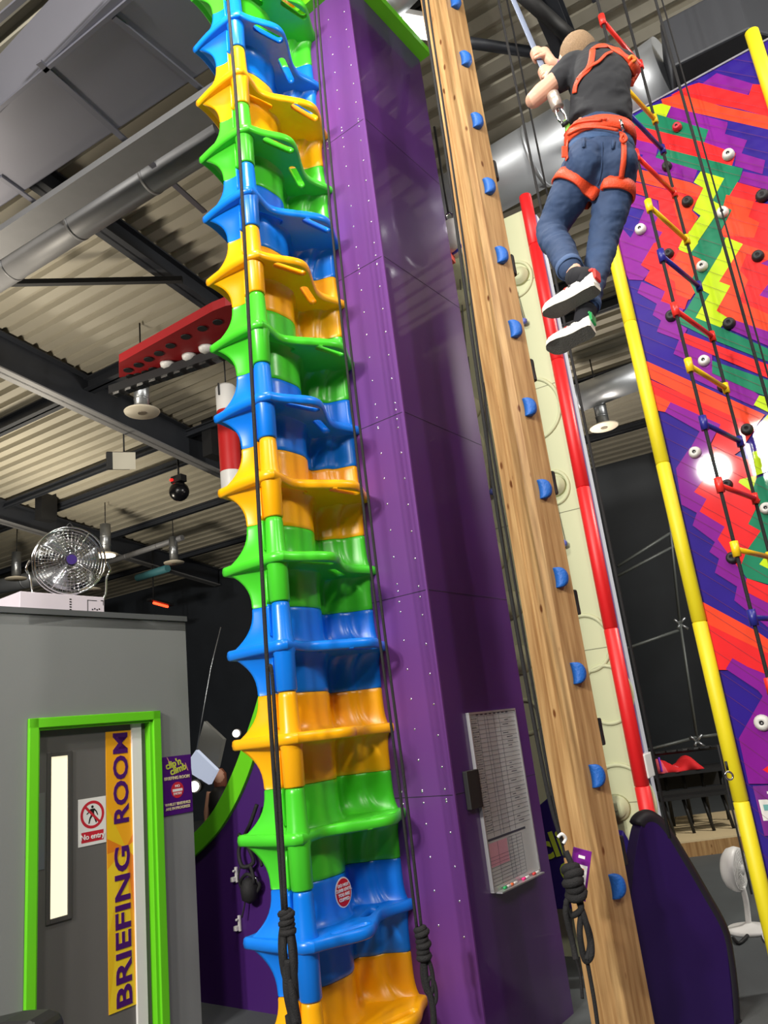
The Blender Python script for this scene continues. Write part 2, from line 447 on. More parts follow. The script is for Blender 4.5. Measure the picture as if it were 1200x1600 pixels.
def offset_in(pts, d):
    n = len(pts); out = []
    for i in range(n):
        a = pts[i-1]; b = pts[(i+1) % n]; tx, ty = b[0]-a[0], b[1]-a[1]; l = math.hypot(tx, ty) or 1
        out.append((pts[i][0]-ty/l*d, pts[i][1]+tx/l*d))
    return out
def capsule(cx, cy, ang, L, r, n=8):
    out = []; ca, sa = math.cos(ang), math.sin(ang)
    for s, a0 in ((1, -PI/2), (-1, PI/2)):
        for i in range(n+1):
            a = a0 + PI*i/n; x = s*(L/2-r) + r*math.cos(a); y = r*math.sin(a)
            out.append((cx+x*ca-y*sa, cy+x*sa+y*ca))
    return out
def module_parts(kind):
    core, shelf, pw, am = outlines(kind)
    n = len(core); H2 = SP/2-.001
    bm = bm_new(); prev = None
    zs = [-1, -.97, -.9, -.8, -.68, -.56, -.45, -.36, -.28, -.21, -.15, -.1, -.06, -.03, 0, .03, .06, .1, .15, .21, .28, .36, .45, .56, .68, .8, .9, .97, 1]
    for k in zs:
        dz = abs(k)
        rr = []
        for i in range(n):
            g = am[i]*(1-dz)**pw[i]
            inset = .006 if dz >= 1 else 0
            x = core[i][0]+(shelf[i][0]-core[i][0])*g; y = core[i][1]+(shelf[i][1]-core[i][1])*g
            if inset:
                y += inset if i < 84 else -inset
            rr.append(bm.verts.new((x, y, k*H2)))
        if prev: bridge(bm, prev, rr)
        else: first = rr
        prev = rr
    shell = bm
    # shelf slab with two hand slots
    bm = bm_new()
    def slot(x):
        e = .004; y0 = near_shelf(x, kind); sl = (near_shelf(x+e, kind)-near_shelf(x-e, kind))/(2*e)
        return capsule(x, y0+.075, math.atan(sl)*.8, .25, .03)
    slots = [slot(.25), slot(.57)]
    ins = offset_in(shelf, .014)
    prof = [(ins, -.03), (offset_in(shelf, .004), -.022), (shelf, 0), (offset_in(shelf, .004), .022), (ins, .03)]
    rings = [[bm.verts.new((p[0], p[1], z)) for p in pl] for pl, z in prof]
    for a_, b_ in zip(rings, rings[1:]): bridge(bm, a_, b_)
    srs = []
    for s in slots:
        lo = [bm.verts.new((p[0], p[1], -.03)) for p in s]; hi = [bm.verts.new((p[0], p[1], .03)) for p in s]
        bridge(bm, lo, hi); srs.append((lo, hi))
    for idx, base in ((0, rings[0]), (1, rings[-1])):
        es = []
        loops = [base] + [s[idx] for s in srs]
        for lp in loops:
            for i in range(len(lp)):
                e = bm.edges.get((lp[i], lp[(i+1) % len(lp)])); es.append(e)
        bmesh.ops.triangle_fill(bm, use_beauty=True, edges=es)
    slab = bm
    # upright corner tube with a collar where it meets the shelf
    bm = bm_new(); h = H2
    lathe(bm, V(.045, .045, 0), Z_, [(-h, .052), (-h+.008, .058), (-.05, .06), (-.028, .066), (.028, .066), (.05, .058), (h-.03, .053), (h-.006, .05), (h, .045)], 26)
    tubebm = bm
    return shell, slab, tubebm
def finish_local(name, bm, mt):
    bmesh.ops.recalc_face_normals(bm, faces=bm.faces)
    me = bpy.data.meshes.new(name); bm.to_mesh(me); bm.free(); me.materials.append(mt); return me
kinds = []
for kd in (0, 1):
    sh, sl, tb = module_parts(kd)
    for f in sl.faces: f.smooth = abs(f.normal.z) < .9
    kinds.append((finish_local('module', sh, SB), finish_local('shelf', sl, SB), finish_local('corner_tube', tb, SB)))
rotA = Matrix((A.to_tuple(), B.to_tuple(), (0, 0, 1))).transposed().to_euler()
cyc = [SY, SB, SG]; lab = ['yellow', 'blue', 'green']
for i in range(16):
    z = .155 + SP*i; me = kinds[1 if i % 2 else 0]
    def mk(name, mesh, parent):
        o = bpy.data.objects.new(name, mesh); COL.objects.link(o); o.parent = parent
        o.material_slots[0].link = 'OBJECT'; o.material_slots[0].material = cyc[i % 3]
        return o
    m0 = mk('module', me[0], st); m0.location = V(0, 0, z); m0.rotation_euler = rotA
    m0['label'] = lab[i % 3] + ' module'
    mk('shelf', me[1], m0); mk('corner_tube', me[2], m0)
STK = lambda x, y, z: T0 + A*x + B*y + Z_*z
bm = bm_new(); quad_box(bm, STK(.5, .28, (FL-.1)/2), A, B, Z_, .38, .2, (-.1-FL)/2); obj('plinth', bm, BLACK, st)
# warning sticker on the lowest blue module
sx = .42; yv = near_core(sx); n_ = -B
bm = bm_new()
def disc(bm, c, a, b, ra, rb_, d, mi=0, n=28):
    r = ring(bm, c, a, b, ra, rb_, n); r2 = ring(bm, c+d, a, b, ra, rb_, n); bridge(bm, r, r2, mi); cap(bm, r2, mi); cap(bm, r, mi, True)
zc = .82
disc(bm, STK(sx, yv-.006, zc), A, Z_, .068, .078, n_*.003, 0); disc(bm, STK(sx, yv-.009, zc), A, Z_, .061, .071, n_*.002, 1)
stick = obj('warning_sticker', bm, [WHITE, mat('sticker_red', (200, 22, 34), .45)], st, label='round red sticker with white writing')
for k, s in enumerate(('DO NOT', 'CLIMB UNTIL', 'YOU ARE', 'CLIPPED')):
    text(s, .023, STK(sx, yv-.0125, zc+.036-.024*k), A, Z_, WHITE, stick, 'lettering', bold=.0006)

# ================================================================== TIMBER POST
cz = lambda x, y: at(x, y, 4.5)
P_ = Vector(at(955, 1480, 4.42)); PD = az(54); PE = az(-36)
ridge = V(at(883, 1080, 4.5).x, at(883, 1080, 4.5).y, 0)
WP = .25
post = thing('climbing_post', 'tall glued pine timber post studded with blue climbing holds', 'climbing post', ridge)
bm = bm_new(); ch = .035; g = .012
poly = []
for (u, v) in ((ch, 0), (WP-.02, 0), (WP, .02), (WP, WP-.02), (WP-.02, WP), (.02, WP), (0, WP-.02), (0, WP*.62), (g, WP*.60), (g, WP*.56), (0, WP*.54), (0, ch)):
    poly.append(ridge + PD*u + PE*v)
prism(bm, [p+Z_*FL for p in poly], Z_*(8.3-FL))
obj('timber', bm, WOOD, post)
HB = mat('blue_hold_resin', (22, 92, 178), .55, noise=.08, nscale=40, bump=.3, bscale=90)
HK = mat('black_hold_resin', (30, 28, 32), .6, bump=.3, bscale=90)
def crescent(sz=1.):
    """bolt-on crescent grip: local x right, y out, z up"""
    bm = bm_new(); n = 14; prev = None
    for i in range(n+1):
        t = i/n; a = -PI/2 + PI*t
        w = 1.5*math.sin(PI*min(1, max(0, (t*.92+.04))))**.55
        c = V(-.018 + .036*math.cos(a), 0, .062*math.sin(a))*sz
        inw = .030*w*sz; out = .038*w*sz
        r = []
        for k in range(10):
            b = 2*PI*k/10; rx = math.cos(b)*inw; ry = math.sin(b)
            r.append(bm.verts.new(c + V(rx, (-out*ry if ry > 0 else -.002*ry*0), 0)))
        if prev: bridge(bm, prev, r)
        else: f0 = r
        prev = r
    cap(bm, f0); cap(bm, prev)
    cyl(bm, V(.014, -.034, 0)*sz, V(.014, -.041, 0)*sz, .007*sz, n=8)
    return finish_local('climbing_hold', bm, HB)
CR = crescent(); CR2 = crescent(1.25)
rotP = Matrix((PD.to_tuple(), PE.to_tuple(), (0, 0, 1))).transposed()
PF = Plane(ridge, PD, -PE)
hz = []
for (x, y) in ((704, -60), (706, 3), (722, 93), (740, 190), (758, 292), (779, 400), (799, 515), (821, 637), (844, 765), (870, 903), (898, 1052), (928, 1212), (960, 1384)):
    u, z = PF.px(x, y); hz.append(z)
    o = bpy.data.objects.new('climbing_hold', CR); COL.objects.link(o); o.parent = post
    o.location = PF.w(.115, z) - ridge; o.rotation_euler = rotP.to_euler(); o['label'] = 'blue crescent hold'
for k in range(7):   # dark holds on the right-hand face
    y = (262, 410, 575, 752, 940, 1143, 1330)[k]; x = (775, 802, 832, 864, 901, 940, 975)[k]
    u, z = PF.px(x, y)
    o = bpy.data.objects.new('climbing_hold', CR2); COL.objects.link(o); o.parent = post
    o.material_slots[0].link = 'OBJECT'; o.material_slots[0].material = HK
    o.location = PD*WP + PE*.05 + Z_*z; o.rotation_euler = (rotP @ Matrix.Rotation(PI/2, 3, 'Z')).to_euler(); o['label'] = 'black hold'

# ================================================================== ROPES on the stack and tower
def rope(pts, r=.009, name='climbing_rope', label='', group=None, m=ROPE, k=8, parent=None):
    bm = bm_new(); tube(bm, smooth_path(pts, k), r, 8)
    o = obj(name, bm, m, parent, smooth=True)
    if parent is None: tag(o, label, 'rope', group)
    return o
def knot_bundle(parent, pts, r, turns, m=ROPE):
    """figure-eight style knot: a coil of rope wound tightly round the path"""
    bm = bm_new(); sp = smooth_path(pts, 10); n = len(sp); out = []
    for i in range(n*4):
        t = i/(n*4-1); k = t*(n-1); j = min(int(k), n-2); p = sp[j].lerp(sp[j+1], k-j)
        tt = (sp[j+1]-sp[j]).normalized(); a, b = perp(tt); ph = t*turns*2*PI
        rr = r*(.8+.5*math.sin(t*PI*3)**2)
        out.append(p + a*rr*math.cos(ph)+b*rr*math.sin(ph))
    tube(bm, out, r*.75, 7)
    return obj('knot', bm, m, parent, smooth=True)
def loop_oval(parent, P, a, up, w, h, r, name='rope_loop', m=ROPE):
    bm = bm_new(); pts = [P + a*(w*math.cos(2*PI*i/20)) + up*(h*math.sin(2*PI*i/20)) for i in range(20)]
    tube(bm, pts, r, 8, closed=True, hint=a.cross(up)); return obj(name, bm, m, parent, smooth=True)
FR = -A
# heavy belay rope hanging in front of the stack's corner
Yr = 3.95
rp = thing('belay_rope', 'thick black belay rope hanging down in front of the stack corner, knotted at the bottom', 'rope', at(455, 1440, Yr))
p_b = at(446, 1435, Yr)
bmx = V(p_b.x, p_b.y, 0)
def vert(P, z): return V(P.x, P.y, z)
Ptop = at(356, 0, Yr+.05)
rope([Ptop + V(0, 0, 1.2), Ptop, at(372, 200, Yr+.03), at(395, 620, Yr), at(418, 1050, Yr), at(443, 1425, Yr)], .011, 'rope_strand', parent=rp)
rope([at(421, 1040, Yr-.02), at(427, 1080, Yr-.03), at(447, 1425, Yr-.02)], .010, 'rope_strand', parent=rp)
knot_bundle(rp, [at(446, 1424, Yr), at(449, 1442, Yr), at(449, 1460, Yr)], .022, 5)
loop_oval(rp, at(450, 1490, Yr), XI, Z_, .03, .13, .016)
for k, (dx, y0, y1, r) in enumerate(((-8, 1445, 1535, .017), (7, 1450, 1560, .017), (-2, 1500, 1600, .02), (8, 1530, 1600, .02), (2, 1500, 1600, .018))):
    rope([at(449+dx*.4, y0, Yr-.01*k), at(451+dx, (y0+y1)/2, Yr-.03-.01*(k % 2)), at(455+dx*.5+(y1-1500)*.06, y1, Yr-.01*k)], r, 'rope_strand', parent=rp)
rope([at(455, 1585, Yr), at(466, 1680, Yr), at(470, 1800, Yr)], .03, 'rope_tail', parent=rp)
# pair of ropes beside the purple tower
Yq = 4.35
rq = thing('belay_rope', 'pair of thin black ropes down the purple tower face, ending in a knotted loop', 'rope', at(655, 1460, Yq))
for dx in (-4, 5):
    rope([at(489+dx*.6, -80, Yq+.05), at(497+dx*.7, 60, Yq+.04), at(527+dx, 400, Yq+.02), at(585+dx, 900, Yq), at(628+dx, 1230, Yq), at(655+dx*.8, 1455, Yq)], .008, 'rope_strand', parent=rq)
knot_bundle(rq, [at(657, 1450, Yq), at(661, 1475, Yq), at(662, 1500, Yq)], .022, 6)
loop_oval(rq, at(668, 1525, Yq), XI, Z_, .026, .085, .011)
loop_oval(rq, at(675, 1548, Yq), XI, Z_, .02, .06, .010)
rope([at(663, 1500, Yq), at(666, 1535, Yq), at(676, 1572, Yq), at(679, 1640, Yq), at(684, 1760, Yq)], .016, 'rope_tail', parent=rq)

# ================================================================== WHITEBOARD on the tower
u0, zt = PB.px(725, 1117); u1, zt2 = PB.px(797, 1109); ub, zb = PB.px(766, 1393); ub2, zb2 = PB.px(836, 1357)
WBU0, WBU1 = (u0+ub)/2, (u1+ub2)/2; WT, WBm = (zt+zt2)/2, (zb+zb2)/2
WBM = mat('whiteboard_surface', (196, 198, 200), .12, spec=.6, coat=.5)
wb = thing('whiteboard', 'tall whiteboard ruled with a handwritten table on the purple tower side', 'whiteboard', PB.w((WBU0+WBU1)/2, WBm, .02))
bm = bm_new(); PB.box(bm, WBU0, WBU1, WBm, WT, .012, .03); obj('board', bm, WBM, wb)
bm = bm_new()
for a_ in ((WBU0-.008, WBU0+.004, WBm, WT), (WBU1-.004, WBU1+.008, WBm, WT), (WBU0-.008, WBU1+.008, WT-.004, WT+.008), (WBU0-.008, WBU1+.008, WBm-.01, WBm+.004)):
    PB.box(bm, *a_, .01, .036)
obj('board_frame', bm, mat('aluminium_frame', (190, 190, 194), .35, metal=.6), wb)
bm = bm_new(); PB.box(bm, WBU0+.02, WBU1-.02, WBm-.018, WBm-.01, .02, .075); obj('pen_tray', bm, mat('aluminium_frame', (190, 190, 194), .35), wb)
INK = mat('board_ink', (62, 68, 84), .5); INKP = mat('board_ink_pink', (214, 160, 178), .5)
bm = bm_new(); hb = WT-WBm; wd = WBU1-WBU0
for i in range(26):
    z = WT - .02 - i*hb*.027
    PB.box(bm, WBU0+.01, WBU1-.012, z, z+.0016, .0302, .0308)
for uu in (.16, .3, .36, .5, .62): PB.box(bm, WBU0+wd*uu, WBU0+wd*uu+.002, WBm+hb*.28, WT-.02, .0302, .0308)
for i in range(13):
    z = WBm + .02 + i*hb*.019
    PB.box(bm, WBU0+.01+wd*.42*(i > 8), WBU0+wd*(.72), z, z+.0014, .0302, .0308)
for uu in (.2, .42, .5, .6, .72): PB.box(bm, WBU0+wd*uu, WBU0+wd*uu+.002, WBm+.02, WBm+hb*.25, .0302, .0308)
PB.box(bm, WBU0+.01, WBU1-.1, WBm+hb*.262, WBm+hb*.275, .0302, .0308)
# handwriting marks in the columns
rr = random.Random(3)
for i in range(25):
    z = WT - .028 - i*hb*.027
    u = WBU0+.016
    while u < WBU0+wd*.14:
        l = rr.uniform(.004, .011); PB.box(bm, u, u+l, z-.008, z-.008+rr.uniform(.003, .009), .0302, .0307); u += l+.005
    if rr.random() < .5:
        u = WBU0+wd*.66+rr.uniform(0, .05); PB.box(bm, u, u+rr.uniform(.02, .08), z-.006, z-.002, .0302, .0307)
for i in range(8):
    u = WBU0+.08+i*.055; PB.box(bm, u, u+.03, WT-.014, WT-.006, .0302, .0307)
t_ = obj('ruled_table', bm, INK, wb); t_['kind'] = 'stuff'
bm = bm_new(); PB.box(bm, WBU0+.012, WBU0+wd*.4, WBm+hb*.12, WBm+hb*.25, .0301, .0304); obj('pink_wash', bm, INKP, wb, label='faded pink patch')
# marker pens on the tray
for k, (uu, c, nm) in enumerate(((.22, (40, 160, 90), 'green'), (.36, (230, 110, 60), 'orange'), (.62, (240, 40, 130), 'pink'), (.86, (200, 60, 60), 'red'))):
    P0 = PB.w(WBU0+wd*uu, WBm-.002, .05); bm = bm_new(); lathe(bm, P0-PB.D*.04, PB.D, [(0, .007), (.075, .0075), (.08, .004)], 10)
    mk_ = thing('marker_pen', '%s marker pen lying on the whiteboard tray' % nm, 'pen', P0, 'marker pens on the whiteboard tray')
    obj('barrel', bm, WHITE, mk_, smooth=True)
    bm = bm_new(); lathe(bm, P0-PB.D*.045, PB.D, [(0, .0075), (.03, .0085), (.032, .006)], 10); obj('pen_cap', bm, mat('pen_'+nm, c, .4), mk_, smooth=True)
# small black box left of the board
a0, zz0 = PB.px(719, 1206); a1, zz1 = PB.px(742, 1262)
bm = bm_new(); PB.box(bm, a0, a1+.03, zz1, zz0, .012, .045)
bx_ = tag(obj('wall_box', bm, BLACK, None, bevel=.004), 'small black box fixed to purple tower left of the whiteboard', 'box')

# ================================================================== GREY BRIEFING ROOM
RP = Plane((-2.4, 4.88, 0), A, -B)
ur, zr = RP.px(292, 966); ul, zl = RP.px(-10, 946)
RTOP = (zr+zl)/2; UR = RP.px(303, 1300)[0]
print('ROOM top', zr, zl, 'right', RP.px(292, 966), RP.px(314, 1600), 'left', ul)
du0, dz0 = RP.px(43, 1122); du1, _ = RP.px(247, 1112); dzt = (dz0 + _)/2
UL = ul - 1.6
bm = bm_new(); TK = .14; GRM = GREY
RP.box(bm, UL, du0, FL, RTOP, -TK, 0); RP.box(bm, du1, UR, FL, RTOP, -TK, 0); RP.box(bm, du0, du1, dzt, RTOP, -TK, 0)
# return wall and roof of the booth
e = RP.w(UR, 0, -TK/2)
quad_box(bm, RP.w(UR-.07, (RTOP+FL)/2, -2.0), A, B, Z_, .07, 2.0-TK, (RTOP-FL)/2)
quad_box(bm, RP.w((UL+UR)/2, RTOP-.06, -2.0), A, B, Z_, (UR-UL)/2, 2.0, .05)
struct('wall_room', bm, GRM, recenter=False)
bm = bm_new(); RP.box(bm, UL, UR+.01, RTOP-.035, RTOP+.004, -TK-.02, .012)
trim_n[0] += 1; struct('trim_%d' % trim_n[0], bm, mat('capping_grey', (84, 86, 88), .6), recenter=False)
# door
d1 = thing('door_1', None, None, RP.w((du0+du1)/2, 0, -.05)); d1['kind'] = 'structure'
fw = .062
bm = bm_new()
for (a_, b_, c_, d_) in ((du0, du0+fw, FL, dzt), (du1-fw, du1, FL, dzt), (du0, du1, dzt-fw, dzt)):
    RP.box(bm, a_, b_, c_, d_, 0, .03)
for (a_, b_, c_, d_) in ((du0+fw*.6, du0+fw*1.25, FL, dzt-fw*.8), (du1-fw*1.4, du1-fw*.6, FL, dzt-fw*.8), (du0+fw*.8, du1-fw*.8, dzt-fw*1.25, dzt-fw*.6)):
    RP.box(bm, a_, b_, c_, d_, -.1, .012)
obj('door_frame', bm, GREEN, d1, label='lime green door frame', bevel=.004)
lu0 = du0+fw*1.2; lu1 = du1-fw*1.3; wst = RP.px(216, 1300)[0]
bm = bm_new(); RP.box(bm, lu0, lu1, FL+.01, dzt-fw*1.2, -.09, -.045)
leaf = obj('door_leaf', bm, DOORG, d1)
DL = .0-.045
pu0, pz0 = RP.px(85, 1182); pu1, _z = RP.px(111, 1181); _, pz1 = RP.px(84, 1437)
def fr(bm, u0, u1, z0, z1, w, o0, o1):
    RP.box(bm, u0-w, u0, z0-w, z1+w, o0, o1); RP.box(bm, u1, u1+w, z0-w, z1+w, o0, o1); RP.box(bm, u0, u1, z1, z1+w, o0, o1); RP.box(bm, u0, u1, z0-w, z0, o0, o1)
bm = bm_new(); fr(bm, pu0, pu1, pz1, pz0, .028, DL, DL+.012); obj('vision_frame', bm, mat('dark_door_trim', (72, 70, 68), .6), d1, bevel=.003)
bm = bm_new(); RP.box(bm, pu0, pu1, pz1, pz0, DL-.002, DL+.003); obj('vision_pane', bm, mat('lit_vision_pane', (240, 232, 200), .3, emit=(250, 240, 205), estr=.75), d1, label='narrow vision pane lit warm from inside')
qa = RP.px(56, 1240); qb = RP.px(75, 1358)
bm = bm_new(); RP.box(bm, lu0, qb[0], RP.px(75, 1358)[1], RP.px(75, 1238)[1], DL, DL+.003); obj('push_plate', bm, mat('satin_plate', (128, 128, 134), .35, metal=.3), d1)
bm = bm_new(); RP.box(bm, RP.px(213, 1300)[0], RP.px(228, 1300)[0], FL+.01, dzt-fw*1.2, DL, DL+.02); obj('door_edge_strip', bm, WHITE, d1, label='white strip down the door edge')
# BRIEFING ROOM banner
bt0 = RP.px(170, 1143); bb0 = RP.px(177, 1588); bt1 = RP.px(211, 1140); bb1 = RP.px(222, 1568)
BU0 = (bt0[0]+bb0[0])/2; BU1 = RP.px(213, 1300)[0]; BZ1 = min(bt0[1], dzt-fw*1.25); BZ0 = (bb0[1]+bb1[1])/2
print('banner', BU0, BU1, BZ0, BZ1)
ban = thing('banner', 'tall yellow and orange banner reading BRIEFING ROOM down the grey door', 'sign', RP.w((BU0+BU1)/2, BZ0, DL))
bo = DL+.004
BY = [mat('banner_yellow', (232, 190, 28), .5), mat('banner_amber', (240, 168, 24), .5), mat('banner_orange', (226, 128, 22), .5), mat('banner_gold', (240, 205, 40), .5)]
bm = bm_new(); RP.box(bm, BU0, BU1, BZ0, BZ1, DL, bo, 1)
hz_ = BZ1-BZ0; cu_, cz_ = BU0+(BU1-BU0)*.72, BZ0+hz_*.553
def clipz(z): return max(BZ0, min(BZ1, z))
fan = [((BU0, BZ1), (BU1, BZ1), 1), ((BU0, BZ0+hz_*.72), (BU0, BZ1), 1), ((BU0, BZ0+hz_*.60), (BU0, BZ0+hz_*.72), 0), ((BU0, BZ0+hz_*.545), (BU0, BZ0+hz_*.60), 2), ((BU0, BZ0+hz_*.49), (BU0, BZ0+hz_*.545), 1),
       ((BU0, BZ0+hz_*.25), (BU0, BZ0+hz_*.49), 3), ((BU0, BZ0), (BU0, BZ0+hz_*.25), 0), ((BU1, BZ0), (BU0, BZ0), 3), ((BU1, BZ0), (BU1, BZ0+hz_*.3), 1), ((BU1, BZ0+hz_*.3), (BU1, BZ0+hz_*.52), 2), ((BU1, BZ0+hz_*.52), (BU1, BZ0+hz_*.57), 0), ((BU1, BZ0+hz_*.57), (BU1, BZ0+hz_*.6), 2), ((BU1, BZ0+hz_*.6), (BU1, BZ1), 1)]
for (a_, b_, mi) in fan:
    polyflat(bm, [RP.w(cu_, cz_, bo+.0006), RP.w(a_[0], a_[1], bo+.0006), RP.w(b_[0], b_[1], bo+.0006)], mi)
obj('banner_sheet', bm, BY, ban)
LP = mat('banner_purple', (72, 14, 104), .5)
for (word, yb, yt) in (('BRIEFING', 1572, 1322), ('ROOM', 1284, 1144)):
    cx0 = RP.px(203, yb)[1]; cx1 = RP.px(196, yt)[1]
    L_ = cx1-cx0; zc_ = (cx0+cx1)/2; uc = BU0+(BU1-BU0)*.56
    o = text(word, .145, RP.w(uc, zc_, bo+.002), Z_, -A, LP, ban, 'lettering', bold=.0035)
    zs_ = [v.co.dot(Z_) for v in o.data.vertices]; k = L_/(max(zs_)-min(zs_)); mid = (max(zs_)+min(zs_))/2
    us = [v.co.dot(A) for v in o.data.vertices]; um = (max(us)+min(us))/2; ku = .118/(max(us)-min(us)); rl = Vector(ban.location)
    for v in o.data.vertices:
        dz = v.co.z-mid; v.co.z = (zc_-rl.z) + dz*k
        d_ = v.co.dot(A)-um; v.co += A*(d_*ku-d_) + A*((RP.w(uc, 0).dot(A)-rl.dot(A))-um)
# No entry sign
nu0 = RP.px(128, 1250)[0]; nu1 = RP.px(171, 1245)[0]; nz1 = RP.px(150, 1246)[1]; nz0 = RP.px(150, 1320)[1]
ne = thing('no_entry_sign', 'white No entry sign with red barred circle over a walking figure', 'sign', RP.w((nu0+nu1)/2, nz0, DL))
bm = bm_new(); RP.box(bm, nu0, nu1, nz0, nz1, DL, DL+.003); obj('sign_sheet', bm, WHITE, ne)
SR = mat('sign_red', (196, 36, 52), .5); SK = mat('sign_black', (20, 20, 22), .5)
w_n = nu1-nu0; cu0 = (nu0+nu1)/2; cz0 = nz1 - w_n*.52; o2 = DL+.0035
bm = bm_new(); Ro, Ri = w_n*.43, w_n*.34
for i in range(40):
    a0_, a1_ = 2*PI*i/40, 2*PI*(i+1)/40
    polyflat(bm, [RP.w(cu0+r_*math.cos(t), cz0+r_*math.sin(t), o2) for r_, t in ((Ro, a0_), (Ro, a1_), (Ri, a1_), (Ri, a0_))])
dd = .7071; hw = w_n*.04
polyflat(bm, [RP.w(cu0+dd*(s*Ri)+dd*t*hw, cz0-dd*(s*Ri)+dd*t*hw, o2+.0006) for s, t in ((-1, -1), (1, -1), (1, 1), (-1, 1))])
polyflat(bm, [RP.w(a_, b_, o2) for a_, b_ in ((nu0+w_n*.1, nz0+w_n*.1), (nu1-w_n*.1, nz0+w_n*.1), (nu1-w_n*.1, nz0+w_n*.42), (nu0+w_n*.1, nz0+w_n*.42))])
obj('red_marking', bm, SR, ne, recenter=False)
bm = bm_new(); s_ = w_n
def limb(pts, r0, r1):
    (x0, y0), (x1, y1) = pts; dx, dy = x1-x0, y1-y0; l = math.hypot(dx, dy); nx, ny = -dy/l, dx/l
    polyflat(bm, [RP.w(cu0+s_*a_, cz0+s_*b_, o2+.0003) for a_, b_ in ((x0+nx*r0, y0+ny*r0), (x0-nx*r0, y0-ny*r0), (x1-nx*r1, y1-ny*r1), (x1+nx*r1, y1+ny*r1))])
polyflat(bm, [RP.w(cu0+s_*(.0+.045*math.cos(t)), cz0+s_*(.24+.045*math.sin(t)), o2+.0003) for t in [2*PI*i/14 for i in range(14)]])
for p, a_, b_ in ((((0, .18), (.01, .0)), .065, .05), (((-.04, .17), (-.16, .06)), .025, .02), (((-.16, .06), (-.21, .03)), .02, .015), (((.05, .17), (.14, .08)), .025, .02), (((.14, .08), (.19, -.04)), .02, .015),
                   (((-.01, .0), (-.09, -.12)), .04, .028), (((-.09, -.12), (-.13, -.27)), .028, .02), (((.03, .0), (.09, -.13)), .04, .028), (((.09, -.13), (.14, -.26)), .028, .02)): limb(p, a_, b_)
obj('walking_figure', bm, SK, ne, recenter=False)
text('No entry', w_n*.23, RP.w(cu0, nz0+w_n*.26, o2+.001), A, Z_, WHITE, ne, 'lettering', bold=.0008)
# purple briefing room notice to the right of the door
mu0 = RP.px(251, 1182)[0]; mu1 = RP.px(299, 1178)[0]; mz1 = RP.px(275, 1181)[1]; mz0 = RP.px(277, 1272)[1]
mu1 = min(mu1, UR-.005)
nt_ = thing('notice_sign', 'purple briefing room notice with lettered logo on grey wall right of door', 'sign', RP.w((mu0+mu1)/2, mz0, 0))
SPU = mat('sign_purple', (74, 16, 112), .4)
bm = bm_new(); RP.box(bm, mu0, mu1, mz0, mz1, 0, .006); obj('sign_board', bm, SPU, nt_)
CREAM = mat('sign_cream', (214, 200, 160), .5); LY = mat('logo_yellow_green', (192, 200, 70), .5)
mh = mz1-mz0; mw = mu1-mu0; mc = (mu0+mu1)/2; of = .0075
def logo(parent, P, xd, yd, s, m):
    xd = (xd*math.cos(.22)+yd*math.sin(.22)); yd = xd.cross(xd.cross(yd)).normalized()*-1
    a = text("clip'n", s, P+yd*s*.42-xd*s*.1, xd, yd, m, parent, 'logo_lettering', bold=s*.03, label=None)
    b = text('climb', s, P-yd*s*.3+xd*s*.35, xd, yd, m, parent, 'logo_lettering', bold=s*.03)
logo(nt_, RP.w(mc-.015, mz0+mh*.8, of), A, Z_, mw*.26, LY)
bm = bm_new()
for (a_, b_, c_, d_) in ((-.33, .99, -.22, .86), (.28, .86, .36, .72)):
    x0, z0, x1, z1 = mc+mw*a_, mz0+mh*b_, mc+mw*c_, mz0+mh*d_
    polyflat(bm, [RP.w(x0, z0, of), RP.w(x0+mw*.03, z0, of), RP.w(x1+mw*.03, z1, of), RP.w(x1, z1, of)])
obj('logo_stroke', bm, mat('logo_pink', (222, 150, 150), .5), nt_, recenter=False)
text('BRIEFING ROOM', mw*.115, RP.w(mc, mz0+mh*.62, of), A, Z_, CREAM, nt_, bold=.0008)
text('WHILST BRIEFINGS', mw*.1, RP.w(mc, mz0+mh*.175, of), A, Z_, CREAM, nt_, bold=.0006)
text('ARE IN PROGRESS', mw*.1, RP.w(mc, mz0+mh*.105, of), A, Z_, CREAM, nt_, bold=.0006)
bm = bm_new(); disc(bm, RP.w(mc, mz0+mh*.41, .006), A, Z_, mw*.21, mw*.21, -B*.0015, 0); RP.box(bm, mc-mw*.165, mc+mw*.165, mz0+mh*.385, mz0+mh*.43, .0075, .0085, 1)
obj('no_entry_symbol', bm, [SR, WHITE], nt_)
text('NO', mw*.1, RP.w(mc, mz0+mh*.475, .0085), A, Z_, WHITE, nt_); text('ENTRY', mw*.09, RP.w(mc, mz0+mh*.345, .0085), A, Z_, WHITE, nt_)
# carton and drum fan standing on the booth roof
fz = RTOP
ca = RP.px(167, 958)[0]; cb_ = RP.px(62, 945)[0]
cm = mat('carton_white', (214, 204, 214), .7, noise=.03); cbm = thing('carton', 'low white printed cardboard box lying on top of the grey room', 'box', RP.w((ca+cb_)/2, fz, -.25))
hcz = RP.px(167, 934)[1]-fz
print('carton h', hcz, ca, cb_)
cb2 = ca-.62
bm = bm_new(); RP.box(bm, cb2, ca, fz+.005, fz+hcz+.01, -.62, -.03); obj('carton_body', bm, cm, cbm, bevel=.004)
bm = bm_new()
RP.box(bm, ca-.03, ca-.008, fz+hcz-.02, fz+hcz-.014, -.03, -.0285); RP.box(bm, ca-.012, ca-.008, fz+hcz-.05, fz+hcz-.014, -.03, -.0285)
for i in range(4): RP.box(bm, ca-.1+i*.018, ca-.09+i*.018, fz+.02+.006*(i % 2), fz+.03+.006*(i % 2), -.03, -.0285)
RP.box(bm, ca-.135, ca-.13, fz+.012, fz+hcz-.02, -.03, -.0285); RP.box(bm, ca-.135, ca-.06, fz+hcz-.022, fz+hcz-.018, -.03, -.0285)
